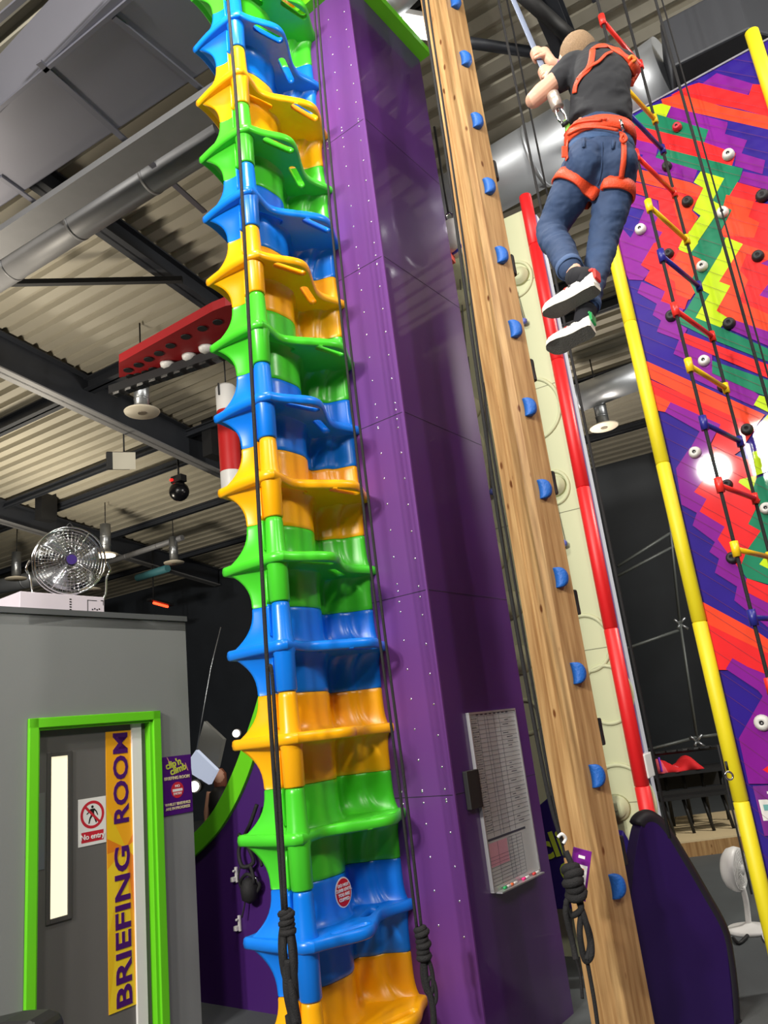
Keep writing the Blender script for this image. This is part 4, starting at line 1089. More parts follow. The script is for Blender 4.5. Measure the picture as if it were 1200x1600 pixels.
# bolt-on holds
HWT = mat('white_hold_resin', (206, 204, 200), .4, bump=.2, bscale=60); HRD = mat('red_hold_resin', (190, 30, 50), .4)
for (x, y, c, r) in ((1139, 244, 'w', .042), (1130, 334, 'w', .042), (1002, 360, 'w', .042), (1098, 418, 'w', .04), (1101, 565, 'w', .04), (1087, 708, 'w', .042), (1192, 1129, 'w', .05), (1198, 795, 'w', .04),
                     (1075, 317, 'k', .04), (1043, 262, 'k', .035), (1192, 308, 'k', .045), (1185, 402, 'k', .04), (1050, 495, 'k', .042), (1046, 398, 'k', .036), (1140, 507, 'k', .042), (1130, 605, 'k', .036), (1168, 672, 'k', .04), (1137, 758, 'k', .036), (1145, 872, 'k', .04), (1059, 201, 'r', .034)):
    m_ = {'w': HWT, 'k': HK, 'r': HRD}[c]; P0 = MW.pw(x, y, 0); bm = bm_new()
    lathe(bm, P0, MN, [(0, r), (.02, r*1.05), (.045, r*.9), (.055, r*.6), (.05, r*.3), (.04, .004)], 16)
    o = obj('climbing_hold', bm, [m_, HK], mo, smooth=True, label={'w': 'white', 'k': 'black', 'r': 'red'}[c]+' round hold')
    for f in o.data.polygons:
        if (f.center+mo.location-P0).dot(MN) < .053 and (f.center+mo.location-P0).dot(MN) > .041 and (f.center+mo.location-P0 - MN*(f.center+mo.location-P0).dot(MN)).length < r*.4: f.material_index = 1
# route sign on the mosaic wall
r0 = MW.px(1176, 1226); r1 = MW.px(1215, 1300)
ms = thing('route_sign', 'purple route sign with coloured squares low on the mosaic wall', 'sign', MW.w(r0[0]+.1, r1[1], 0))
zs0, zs1 = MW.px(1180, 1306)[1], MW.px(1180, 1228)[1]
bm = bm_new(); MW.box(bm, r0[0], r0[0]+.24, zs0, zs1, 0, .008); obj('sign_board', bm, mat('sign_magenta_purple', (112, 20, 130), .4), ms)
bm = bm_new(); MW.box(bm, r0[0]+.015, r0[0]+.225, zs0+(zs1-zs0)*.3, zs0+(zs1-zs0)*.72, .008, .0095, 0)
for i, mi in enumerate((1, 2, 3)): MW.box(bm, r0[0]+.035+i*.06, r0[0]+.075+i*.06, zs0+(zs1-zs0)*.5, zs0+(zs1-zs0)*.62, .0095, .0105, mi)
obj('sign_card', bm, [WHITE, mat('card_teal', (110, 175, 175), .5), mat('card_lime', (190, 210, 90), .5), mat('card_orange', (226, 130, 80), .5)], ms)
bm = bm_new(); MW.box(bm, r0[0]+.075, r0[0]+.165, zs0+(zs1-zs0)*.83, zs0+(zs1-zs0)*.88, .008, .0095); obj('heading_block', bm, WHITE, ms)

# ================================================================== ROPE LADDER of coloured rungs
lad = [('red', 965, 32, 1018, 97), ('yellow', 997, 122, 1032, 160), ('blue', 995, 172, 1045, 232), ('red', 1016, 244, 1058, 304), ('yellow', 1032, 322, 1072, 374), ('blue', 1047, 400, 1088, 453), ('red', 1066, 484, 1103, 528),
       ('yellow', 1086, 571, 1118, 610), ('blue', 1105, 661, 1137, 700), ('red', 1124, 758, 1153, 785), ('yellow', 1145, 858, 1168, 872), ('blue', 1168, 965, 1190, 972), ('red', 1190, 1072, 1212, 1066), ('yellow', 1214, 1180, 1236, 1168)]
LR = {'red': mat('rung_red', (226, 44, 36), .4), 'yellow': mat('rung_yellow', (240, 196, 20), .4), 'blue': mat('rung_blue', (34, 36, 128), .4)}
ld = thing('rope_ladder', 'hanging rope ladder with red, yellow and dark blue rungs before the mosaic wall', 'ladder', at(1190, 1200, 4.15))
YL0 = 4.25
# ladder axis: vertical line; rungs 0.36 m apart turned towards the wall
base = at(1124, 758, YL0)
def zat(P, y):
    # height on the vertical through P whose image row is y
    lo_, hi_ = -3., 12.
    for _i in range(50):
        mid = (lo_+hi_)/2; v = V(P.x, P.y, mid)-O_; zc = v.dot(F_); yy = 800 - FPX*v.dot(YI)/zc
        if yy > y: lo_ = mid
        else: hi_ = mid
    return (lo_+hi_)/2
rd_ = V(0, 0, 0)
for (c, x0, y0, x1, y1) in lad[:9]:
    z_ = zat(base, y0); rd_ += (onz(x1, y1, z_)-vert(base, z_))/9
rdir = vert(rd_, 0); print('rung', rdir, rdir.length)
Lp = []; Rp = []
for (c, x0, y0, x1, y1) in lad:
    a_ = vert(base, zat(base, y0)); P1 = a_+rdir; Lp.append(a_); Rp.append(P1); d_ = rdir.normalized()
    bm = bm_new(); cyl(bm, a_, P1, .016, n=14); cyl(bm, a_-Z_*.045, a_+Z_*.045, .023, n=14); cyl(bm, P1-Z_*.035, P1+Z_*.035, .022, n=14)
    o = obj('rung', bm, LR[c], ld, label=c+' rung')
    for f in o.data.polygons: f.use_smooth = len(f.vertices) == 4
bm = bm_new(); tube(bm, [Lp[0]+Z_*1.6]+Lp+[Lp[-1]-Z_*.6], .011, 8); obj('side_rope', bm, ROPE, ld, smooth=True)
bm = bm_new(); tube(bm, [Rp[0]+Z_*1.6]+Rp+[Rp[-1]-Z_*.6], .011, 8); obj('side_rope', bm, ROPE, ld, smooth=True)
# free ropes around
def vrope(px, py, Y, z0, z1, r, label, group=None, m=ROPE):
    P = at(px, py, Y); return rope([vert(P, z1), vert(P, (z0+z1)/2), vert(P, z0)], r, label=label, m=m, k=2)
vrope(1108, 300, 3.9, .6, 8.6, .009, 'thick black rope crossing the mosaic wall right of the ladder')
vrope(1088, 190, 4.6, .6, 8.5, .006, 'thin dark rope just behind the ladder in front of the mosaic wall')
vrope(1142, 30, 5.6, 6.3, 8.6, .02, 'short thick black rope hanging above the top edge of the mosaic wall')
vrope(930, 740, 4.6, .9, 8.3, .0095, 'dark rope hanging through the gap left of the yellow tube')
vrope(840, 230, 5.2, 5.4, 8.3, .008, 'slim black rope left of the boy, in front of the silver duct')
vrope(1150, 1290, 4.7, .55, 1.35, .006, 'short thin black cord dangling over the yellow tube near the floor fan')
P0 = at(1139, 1212, 4.7)
hkt = thing('rope_hook', 'small black ring hook resting against the yellow tube at lower right', 'hook', P0)
loop_oval(hkt, P0, XI, Z_, .022, .022, .006, 'ring', CHROME)
bm = bm_new(); cyl(bm, P0+Z_*.03, P0+Z_*.08, .008, n=8); obj('shackle', bm, BLACK, hkt)

# ================================================================== FAR END: platform, benches, clothes, fan, frame
pz = FL+.32
PF0 = onz(1090, 1338, FL); DIRP = V(1, 0, 0)
yb = PF0.y
fp = Plane((0, yb, 0), V(1, 0, 0), V(0, -1, 0))
zt_ = fp.px(1090, 1312)[1]; print('platform', yb, zt_)
plt = thing('platform', 'low plywood stage platform with timber skirting at the far end', 'platform', V(3.6, yb, FL))
bm = bm_new(); box(bm, V(3.6, yb+1.0, zt_-.01), (4.6, 2.0, .02)); obj('deck_board', bm, mat('pale_plywood', (222, 200, 158), .5, noise=.06, nscale=3), plt)
bm = bm_new(); box(bm, V(3.6, yb+.02, (zt_-.02+FL)/2), (4.6, .04, zt_-.02-FL)); obj('skirting_board', bm, WOOD, plt)
bm = bm_new(); box(bm, V(3.6, yb+1.04, (zt_-.03+FL)/2), (4.5, 1.9, zt_-.04-FL)); obj('base_frame', bm, BLACK, plt)
# black table with benches and clothes
Yt = yb+.9
def pt(x, y, dY=0): return at(x, y, Yt+dY)
bench = thing('bench_table', 'black slatted bench table with many legs standing on the plywood platform', 'table', V(pt(1080, 1260).x, Yt, zt_))
tz = pt(1080, 1205).z; xl = pt(1006, 1210).x; xr = pt(1142, 1200).x
bm = bm_new(); box(bm, V((xl+xr)/2, Yt+.2, tz), (xr-xl, .7, .05)); obj('table_top', bm, BLACK, bench)
lz = pt(1060, 1240).z
bm = bm_new(); box(bm, V((xl+xr)/2, Yt-.35, lz), (xr-xl, .28, .04)); obj('bench_seat', bm, BLACK, bench)
bm = bm_new(); box(bm, V((xl+xr)/2, Yt+.45, (tz+lz)/2), (xr-xl, .03, (tz-lz)*.9)); obj('back_panel', bm, BLACK, bench)
bm = bm_new(); box(bm, V((xl+xr)/2, Yt-.12, lz+.03), (xr-xl, .03, .06)); obj('cross_rail', bm, BLACK, bench)
for i in range(5):
    x = xl+.08+(xr-xl-.16)*i/4
    bm = bm_new(); cyl(bm, V(x, Yt-.35, lz), V(x+.03, Yt-.43, zt_), .022, n=8); obj('leg', bm, BLACK, bench)
    bm = bm_new(); cyl(bm, V(x, Yt+.2, tz), V(x+.02, Yt+.3, zt_), .025, n=8); obj('leg', bm, BLACK, bench)
def cloth(name, label, x0, x1, y0, y1, col, seed, arr=None):
    r_ = random.Random(seed); a_ = pt(x0, y1); b_ = pt(x1, y1); h = (pt(x0, y0).z-a_.z); n, m = 26, 10
    bm = bm_new(); grid = []
    for j in range(m+1):
        row = []
        for i in range(n+1):
            u, v = i/n, j/m
            prof = math.sin(PI*v)**.6*(math.sin(PI*min(.97, u*.94+.04))**.4)
            z = tz+.03 + h*prof*(.65+.35*math.sin(u*9+seed)+.1*math.sin(v*11+u*17))
            row.append(bm.verts.new(V(a_.x+(b_.x-a_.x)*u, Yt-.14+.45*v+.03*math.sin(u*13), z)))
        grid.append(row)
    for j in range(m):
        for i in range(n): bm.faces.new((grid[j][i], grid[j][i+1], grid[j+1][i+1], grid[j+1][i])).smooth = True
    o = obj(name, bm, mat(name+str(seed), col, .8, bump=.2, bscale=30), None, smooth=True)
    md = o.modifiers.new('t', 'SOLIDIFY'); md.thickness = .012
    return tag(o, label, 'clothing')
cloth('folded_jacket', 'bright red jacket heaped on the black bench table', 1030, 1096, 1180, 1204, (226, 30, 38), 1)
pkj = cloth('pink_shirt', 'pink top lying at the left end of the black bench table', 1012, 1062, 1190, 1210, (238, 96, 110), 4)
bm = bm_new(); a_ = pt(1031, 1186); tube(bm, smooth_path([pt(1029, 1184, -.18), pt(1031, 1192, -.2), pt(1034, 1206, -.2)], 5), (.016), 6)
tag(obj('purple_strap', bm, mat('strap_purple', (120, 40, 200), .6), None, smooth=True), 'purple strap draped over the pink top', 'strap')
# scaffold style frame with clear sheet in front of the dark end wall
sc_ = thing('scaffold_frame', 'thin galvanised tube frame with couplers before the dark end wall', 'frame', at(1090, 1180, 11.5))
Ys = 11.5
for a_, b_ in (((1040, 760), (1062, 970)), ((1062, 970), (1090, 1160)), ((965, 885), (1052, 830)), ((965, 900), (1060, 850)), ((960, 1020), (1060, 985)), ((1000, 1175), (1088, 1152)), ((1088, 1152), (1120, 1148))):
    bm = bm_new(); cyl(bm, at(*a_, Ys), at(*b_, Ys), .022, n=8); obj('frame_tube', bm, mat('dull_tube', (96, 100, 98), .5, metal=.3), sc_, smooth=True)
for x, y in ((1062, 975), (1088, 1158)):
    P0 = at(x, y, Ys); bm = bm_new()
    for dx, dz in ((-.08, .07), (.09, .08), (.1, -.09), (-.05, -.06)): cyl(bm, P0, P0+V(dx, -.03, dz), .02, n=8)
    obj('coupler', bm, GALV, sc_)
# striped white edging rail in front
bm = bm_new()
rl_ = thing('rail', 'black rail with evenly spaced bright studs at the foot of the tube frame', 'rail', at(1070, 1170, 11.0))
cyl(bm, at(985, 1182, 11.0), at(1160, 1162, 11.0), .03, n=10); obj('rail_tube', bm, BLACK, rl_, smooth=True)
for i in range(9):
    t = i/8; bm = bm_new(); p = at(992+t*140, 1180-t*16, 10.95); quad_box(bm, p, X_, Yx, Z_, .035, .02, .012); obj('stud', bm, CHROME, rl_)
# white pedestal floor fan
fy = 5.75; fb_ = onz(1172, 1455, FL); fy = fb_.y
ff = thing('pedestal_fan', 'white plastic pedestal fan standing on the grey floor behind the yellow tube', 'fan', vert(fb_, FL))
bm = bm_new(); lathe(bm, vert(fb_, FL), Z_, [(0, .17), (.015, .175), (.03, .16), (.045, .06), (.06, .03)], 28); obj('base', bm, WHITE, ff, smooth=True)
hc = at(1152, 1358, fy); 
bm = bm_new(); tube(bm, smooth_path([vert(fb_, FL+.04), at(1166, 1410, fy), at(1160, 1385, fy)], 4), [.022]*9, 12); obj('pole', bm, WHITE, ff, smooth=True)
fn = V(.75, -.62, -.1).normalized(); a1_, b1_ = perp(fn)
bm = bm_new(); lathe(bm, hc-fn*.12, fn, [(0, .05), (.02, .11), (.05, .15), (.1, .17), (.14, .165), (.14, .15)], 30); obj('shroud', bm, WHITE, ff, smooth=True)
bm = bm_new()
for k in range(8): tube(bm, [hc+fn*(.03+.012*(1-k/8))+a1_*(.02+.0185*k)*math.cos(2*PI*i/30)+b1_*(.02+.0185*k)*math.sin(2*PI*i/30) for i in range(30)], .0022, 5, closed=True, hint=fn)
for i in range(20):
    d_ = a1_*math.cos(2*PI*i/20)+b1_*math.sin(2*PI*i/20); tube(bm, [hc+fn*.043+d_*.02, hc+fn*.028+d_*.16], .0018, 4)
obj('grille', bm, WHITE, ff, smooth=True)
bm = bm_new(); lathe(bm, hc-fn*.0, fn, [(0, .04), (.04, .045), (.05, .02)], 16); obj('hub', bm, WHITE, ff, smooth=True)
for i in range(3):
    bm = bm_new(); a0_ = 2*PI*i/3; pts_ = []
    for j in range(9):
        t = j/8; a_ = a0_+t*1.5; pts_.append(hc+fn*(.0+.02*t)+(a1_*math.cos(a_)+b1_*math.sin(a_))*(.13 if 0 < j < 8 else .04))
    cv = bm.verts.new(hc); vs = [bm.verts.new(p) for p in pts_]
    for j in range(8): bm.faces.new((cv, vs[j], vs[j+1])).smooth = True
    o = obj('fan_blade', bm, mat('pale_grey_plastic', (176, 178, 182), .4), ff); md = o.modifiers.new('t', 'SOLIDIFY'); md.thickness = .003
bm = bm_new(); tube(bm, smooth_path([vert(fb_, FL+.012)+V(.1, 0, 0), onz(1195, 1470, FL+.01), onz(1230, 1490, FL+.01)], 5), .005, 6); obj('power_cable', bm, WHITE, ff, smooth=True)
bm = bm_new(); tube(bm, smooth_path([onz(1146, 1466, FL+.012), onz(1155, 1474, FL+.012), onz(1168, 1462, FL+.02)], 4), .014, 8); tag(obj('floor_clip', bm, BLACK, None, smooth=True), 'small black strap lying on the floor left of the white fan base', 'strap')

# ================================================================== CEILING SERVICES
def duct(a, b, drop0, drop1, r, label, m=DUCT):
    p0, p1 = onroof(*a, drop0), onroof(*b, drop1); ax = (p1-p0).normalized(); L_ = (p1-p0).length
    t = thing('ventilation_duct', label, 'duct', (p0+p1)/2)
    bm = bm_new(); cyl(bm, p0, p1, r, n=40); o = obj('duct_tube', bm, m, t)
    for f in o.data.polygons: f.use_smooth = len(f.vertices) == 4
    n = int(L_/1.2)
    for i in range(n+1):
        P0 = p0+ax*min(L_-.03, i*1.2); bm = bm_new(); cyl(bm, P0, P0+ax*.04, r*1.03, n=40); o = obj('joint_band', bm, m, t)
        for f in o.data.polygons: f.use_smooth = len(f.vertices) == 4
    return t
duct((560, 405), (905, 205), .9, .9, .33, 'large silver round duct passing behind timber post and boy')
duct((985, 165), (1050, 120), .9, .9, .4, 'silver round duct end showing right of the boy')
duct((905, 622), (1010, 582), .7, .7, .24, 'silver duct seen in the gap left of the yellow tube')
duct((-60, 930), (95, 895), .9, .9, .2, 'pale duct behind the drum fan at left')
duct((-70, 475), (350, 205), .75, .75, .17, 'long pale grey pipe crossing the ceiling at upper left', m=LSTEEL)
duct((150, 885), (285, 840), .7, .7, .07, 'thin pale tube running to a lamp in the left background', m=LSTEEL)
duct((560, 60), (640, -25), .35, .35, .14, 'bright metal duct above the green tower trim')
def box_between(name, label, cat, pix, drop, hgt, m, parts=None):
    """box hanging under the roof: four photo corners of its underside"""
    z = roofz(4)-drop
    ps = [onz(x, y, z) for x, y in pix]
    t = thing(name, label, cat, sum(ps, V(0, 0, 0))/4)
    bm = bm_new(); prism(bm, ps, Z_*hgt); obj('casing', bm, m, t, bevel=.02)
    return t, ps, z
PALE = mat('matt_grey_sheet', (128, 128, 140), .45, metal=.3, noise=.05, nscale=1)
t, ps, z = box_between('air_plenum', 'huge grey sheet metal air duct box filling the upper left ceiling', 'duct', ((-300, 480), (-60, 365), (358, 88), (420, -260)), .9, .7, PALE)
def seam_strip(par, a, b, z, w, m, name='seam_rib'):
    p, q_ = onz(*a, z), onz(*b, z); bm = bm_new(); d_ = (q_-p).normalized(); quad_box(bm, (p+q_)/2-Z_*.012, d_, d_.cross(Z_), Z_, (q_-p).length/2, w/2, .012); return obj(name, bm, m, par)
for a_, b_, w in (((-10, 175), (205, -5), .035), ((60, 95), (320, 330), .06), ((178, 25), (330, 150), .05), ((0, 275), (90, 340), .05), ((-40, 60), (100, -60), .05)):
    seam_strip(t, a_, b_, z, w, mat('grey_seam', (120, 120, 132), .45, metal=.3))
t, ps, z = box_between('air_plenum', 'dark rectangular duct box beyond the ladder above the mosaic wall', 'duct', ((1055, 170), (1050, 105), (1170, 45), (1230, 60)), 1.6, .5, mat('dark_duct', (58, 60, 66), .5, metal=.2))
# roof light panels etc
p0, p1 = onroof(628, 42, .5), onroof(668, 50, .5)
def lamp_tube(a, b, label, r=.05):
    p0, p1 = onroof(*a, .5), onroof(*b, .5); t = thing('strip_light', label, 'lamp', (p0+p1)/2)
    bm = bm_new(); cyl(bm, p0, p1, r, n=12); obj('lit_tube', bm, mat('lit_tube', (255, 255, 255), .4, emit=(255, 252, 245), estr=3), t)
    bm = bm_new(); d_ = (p1-p0).normalized(); quad_box(bm, (p0+p1)/2+Z_*(r+.03), d_, d_.cross(Z_).normalized(), Z_, (p1-p0).length/2, r*1.2, .03); obj('housing', bm, WHITE, t)
lamp_tube((628, 42), (672, 50), 'bright white strip light beside the green tower trim', .07)
# high bay lamps: steel can with a flared disc
def highbay(px, py, drop, sc, label, lit=False):
    P0 = onroof(px, py, drop); t = thing('high_bay_lamp', label, 'lamp', P0, None)
    bm = bm_new(); lathe(bm, P0, Z_, [(0, .0), (.001, .25*sc), (.02, .26*sc), (.04, .2*sc), (.07, .11*sc)], 30); obj('reflector', bm, mat('lamp_disc', (206, 196, 176), .5), t, smooth=True)
    bm = bm_new(); cyl(bm, P0+Z_*.07, P0+Z_*(.62*sc+.07), .11*sc, n=24); o = obj('lamp_body', bm, GALV, t)
    for f in o.data.polygons: f.use_smooth = len(f.vertices) == 4
    for h in (.2, .4): 
        bm = bm_new(); cyl(bm, P0+Z_*h*sc, P0+Z_*(h*sc+.02), .116*sc, n=24); obj('body_ring', bm, GALV, t)
    bm = bm_new(); cyl(bm, P0-Z_*.012, P0-Z_*.002, .06*sc if not lit else .2*sc, n=20); obj('bulb', bm, mat('lit_bulb', (255, 250, 235), .3, emit=(255, 246, 225), estr=6) if lit else mat('unlit_bulb', (120, 110, 96), .4), t)
    bm = bm_new(); cyl(bm, P0+Z_*(.62*sc+.07), P0+Z_*(drop+.0), .012, n=6); obj('hanger', bm, BLACK, t)
highbay(222, 645, 1.5, 1.0, 'steel can lamp with wide round disc below the red ceiling board')
highbay(944, 668, 1.3, .95, 'steel can lamp hanging in the gap left of the yellow tube')
highbay(165, 868, 1.3, 1.1, 'lit steel high bay lamp behind the drum fan', True)
highbay(272, 880, 1.3, .95, 'steel can lamp with pale disc right of the drum fan')
highbay(25, 905, 1.3, 1.0, 'steel can lamp with pale disc at the left edge behind the drum fan')
highbay(142, 922, 1.4, 1.0, 'low steel can lamp just above the carton')
# flood light on a drop rod
P0 = onroof(194, 720, 1.2); fl_ = thing('flood_light', 'square black floodlight on a thin drop rod under the left ceiling', 'lamp', P0)
nl = (O_-P0).normalized(); a2_, b2_ = perp(nl)
bm = bm_new(); quad_box(bm, P0-nl*.1+b2_*.1, a2_, b2_, nl, .16, .2, .08); obj('housing', bm, BLACK, fl_, bevel=.02)
bm = bm_new(); quad_box(bm, P0, a2_, b2_, nl, .15, .19, .01); obj('lens', bm, mat('flood_lens', (205, 200, 184), .2), fl_)
bm = bm_new(); cyl(bm, P0+Z_*.1-nl*.1, P0+Z_*.95-nl*.1, .015, n=6); obj('drop_rod', bm, BLACK, fl_)
# dark mirror ball / camera dome
P0 = onroof(280, 768, 1.0); cd = thing('ceiling_speaker', 'round black ball hanging under a small bracket in the left ceiling', 'speaker', P0)
bm = bm_new(); bmesh.ops.create_uvsphere(bm, u_segments=20, v_segments=14, radius=.2, matrix=Matrix.Translation(P0)); obj('ball', bm, mat('black_gloss', (16, 16, 20), .25), cd, smooth=True)
bm = bm_new(); quad_box(bm, P0+Z_*.26, C, W, Z_, .14, .08, .07); obj('bracket', bm, BLACK, cd); bm = bm_new(); cyl(bm, P0+Z_*.3, P0+Z_*1.0, .02, n=6); obj('stem', bm, BLACK, cd)
bm = bm_new(); quad_box(bm, P0+Z_*.25-W*.1-C*-.1, C, W, Z_, .03, .02, .02); obj('red_lamp', bm, mat('red_led', (230, 20, 20), .4, emit=(255, 20, 20), estr=1.5), cd)
# red neon tube heater
P0 = onroof(240, 942, 1.6); P1 = onroof(262, 948, 1.6); ht = thing('infrared_heater', 'glowing red infrared tube heater above the grey room corner', 'heater', P0)
bm = bm_new(); cyl(bm, P0, P1, .035, n=10); obj('glowing_tube', bm, mat('red_glow', (255, 60, 40), .4, emit=(255, 60, 30), estr=4), ht)
d_ = (P1-P0).normalized(); bm = bm_new(); quad_box(bm, (P0+P1)/2+Z_*.07, d_, d_.cross(Z_).normalized(), Z_, (P1-P0).length/2+.15, .1, .03); obj('hood', bm, BLACK, ht)
bm = bm_new(); cyl(bm, P0+Z_*.1, P0+Z_*1.6, .02, n=6); obj('hanger', bm, BLACK, ht)
# cyan lagged pipe
p0, p1 = onroof(215, 903, 1.0), onroof(262, 888, 1.0); bm = bm_new(); cyl(bm, p0, p1, .1, n=14)
tag(obj('lagged_pipe', bm, mat('teal_lagging', (70, 128, 136), .6), None), 'short teal wrapped pipe length under the ceiling right of the drum fan', 'pipe')
# red ceiling climbing board
zR = 6.6
rc = [(186, 590), (186, 567), (332, 486), (352, 478), (400, 470), (400, 545), (340, 560)]
rps = [onz(x, y, zR) for x, y in rc]
rbd = thing('overhead_climbing_board', 'dark red overhead board with round holes and black lip high behind the stack', 'climbing board', sum(rps, V(0, 0, 0))/7)
bm = bm_new(); prism(bm, rps, Z_*.12); obj('board', bm, mat('dark_red_board', (150, 28, 32), .5, noise=.1), rbd)
for (x, y) in ((200, 578), (216, 570), (232, 561), (248, 552), (266, 540), (290, 526), (316, 513), (340, 503), (204, 588), (216, 586), (228, 582), (239, 577)):
    P0 = onz(x, y, zR-.002); bm = bm_new(); disc(bm, P0, X_, Yx, .06, .06, Z_*-.01); obj('hole', bm, BLACK, rbd)
for (x, y) in ((262, 568), (296, 556), (322, 543)):
    P0 = onz(x, y, zR-.002); bm = bm_new(); lathe(bm, P0, -Z_, [(0, .1), (.04, .09), (.07, .05)], 16); obj('climbing_hold', bm, HWT, rbd, smooth=True, label='white round hold')
pa, pb = onz(176, 612, zR-.1), onz(350, 552, zR-.1); d_ = (pb-pa).normalized(); bm = bm_new(); quad_box(bm, (pa+pb)/2, d_, d_.cross(Z_).normalized(), Z_, (pb-pa).length/2, .08, .06); obj('lip_rail', bm, BLACK, rbd)
for i in range(9):
    p = pa.lerp(pb, (i+.5)/9); bm = bm_new(); quad_box(bm, p-Z_*.07, d_, d_.cross(Z_).normalized(), Z_, .05, .05, .01); obj('bright_bolt', bm, CHROME, rbd)
# red and white hanging punch bag shaped cylinder
Yb = 11.; P0 = at(358, 690, Yb)
tb0, tb1 = zat(P0, 778), zat(P0, 603)
pc = thing('hanging_cylinder', 'red and white padded cylinder hanging left of the climbing stack', 'punch bag', vert(P0, tb0))
H_ = tb1-tb0; rad = .135*1.0
rad = (at(372, 690, Yb)-at(340, 690, Yb)).length/2*1.02
for nm, f0, f1, m_ in (('white_band', 0, .22, WHITE), ('red_band', .22, .76, mat('bag_red', (196, 32, 34), .4)), ('white_band', .76, 1, WHITE)):
    bm = bm_new(); z0, z1 = tb0+H_*f0, tb0+H_*f1
    prof = [(0, rad*(.8 if f0 == 0 else 1)), (.05 if f0 == 0 else .001, rad), (z1-z0-(.05 if f1 == 1 else .001), rad), (z1-z0, rad*(.75 if f1 == 1 else 1))]
    lathe(bm, vert(P0, z0), Z_, prof, 28); obj(nm, bm, m_, pc, smooth=False)
bm = bm_new(); cyl(bm, vert(P0, tb1), vert(P0, roofz(10)), .012, n=6); obj('hanging_chain', bm, BLACK, pc)
bm = bm_new(); quad_box(bm, vert(P0, tb1-.12)+V(-.08, -rad-.0, 0), X_, Yx, Z_, .012, .01, .1); obj('printed_mark', bm, BLACK, pc)
# screens, lamps and a person glimpsed between grey room and low panel
for pix, c_, lb, Y_ in ((((305, 1175), (319, 1127), (349, 1155), (339, 1200)), (118, 118, 114), 'grey tilted roof screen panel left of the lime curved edge', 9.0), (((297, 1185), (306, 1172), (338, 1203), (326, 1226), (300, 1210)), (190, 200, 220), 'pale lit screen below the grey panel, left of the lime curved edge', 8.6)):
    bm = bm_new(); ps = [at(x, y, Y_) for x, y in pix]; prism(bm, ps, V(.02, .06, 0))
    o = obj('wall_screen', bm, mat('screen_%d' % c_[0], c_, .3, emit=(190, 200, 225) if c_[0] > 150 else None, estr=.45), None); tag(o, lb, 'screen')
for x, y, Y_, r, lb in ((369, 1146, 11, .05, 'small round spotlight glowing beside the lime curved edge'), (303, 1229, 8, .05, 'bright spotlight low between grey room and lime edge')):
    P0 = at(x, y, Y_); t = thing('spot_lamp', lb, 'lamp', P0); bm = bm_new(); bmesh.ops.create_uvsphere(bm, u_segments=14, v_segments=10, radius=r, matrix=Matrix.Translation(P0)); obj('bulb', bm, mat('lit_bulb', (255, 250, 235), .3, emit=(255, 246, 225), estr=6), t, smooth=True)
    bm = bm_new(); cyl(bm, P0+Yx*.03, P0+Yx*.15, r*1.3, n=14); obj('lamp_can', bm, BLACK, t)
bm = bm_new(); tube(bm, [at(302, 1200, 8.9), at(330, 1040, 9.2), at(345, 980, 9.4)], .006, 6); tag(obj('guy_wire', bm, GALV, None), 'thin wire rising behind the corner of the grey room', 'wire')
# person
Yg = 11.5; gh = at(343, 1212, Yg)
pn = thing('person', 'person with long reddish hair in dark clothes beyond the lime curved edge', 'person', V(gh.x, gh.y, FL))
hh_ = gh.z-FL+.1
bm = bm_new(); g0 = V(gh.x, gh.y, FL); s_ = hh_/1.7
lathe(bm, g0+Z_*(hh_-.24*s_), Z_, [(0, .05*s_), (.04*s_, .07*s_), (.1*s_, .085*s_), (.17*s_, .08*s_), (.23*s_, .03*s_)], 16)
lathe(bm, g0+Z_*.85*s_, Z_, [(0, .14*s_), (.1, .15*s_), (.35*s_, .17*s_), (.52*s_, .15*s_), (.6*s_, .05*s_), (.66*s_, .05*s_)], 16)
for sg_ in (-1, 1):
    tube(bm, [g0+V(sg_*.08*s_, 0, .03), g0+V(sg_*.09*s_, 0, .45*s_), g0+V(sg_*.08*s_, 0, .9*s_)], [.045*s_, .055*s_, .08*s_], 10)
    tube(bm, [g0+V(sg_*.16*s_, 0, 1.38*s_), g0+V(sg_*.22*s_, -.02, 1.1*s_), g0+V(sg_*.2*s_, -.12, .85*s_)], [.05*s_, .04*s_, .03*s_], 10)
obj('body', bm, mat('skin_far', (196, 146, 122), .6), pn, smooth=True)
bm = bm_new(); lathe(bm, g0+Z_*.84*s_, Z_, [(0, .16*s_), (.1, .17*s_), (.35*s_, .19*s_), (.52*s_, .165*s_), (.6*s_, .07*s_)], 16)
for sg_ in (-1, 1):
    tube(bm, [g0+V(sg_*.08*s_, 0, .02), g0+V(sg_*.09*s_, 0, .45*s_), g0+V(sg_*.08*s_, 0, .9*s_)], [.06*s_, .07*s_, .1*s_], 10)
obj('dark_clothing', bm, BLACK, pn, smooth=True)
bm = bm_new(); lathe(bm, g0+Z_*(hh_-.36*s_)+Yx*.03, Z_, [(0, .08*s_), (.15*s_, .1*s_), (.28*s_, .1*s_), (.36*s_, .04*s_)], 16); obj('hair', bm, mat('auburn_hair', (120, 66, 44), .7), pn, smooth=True)

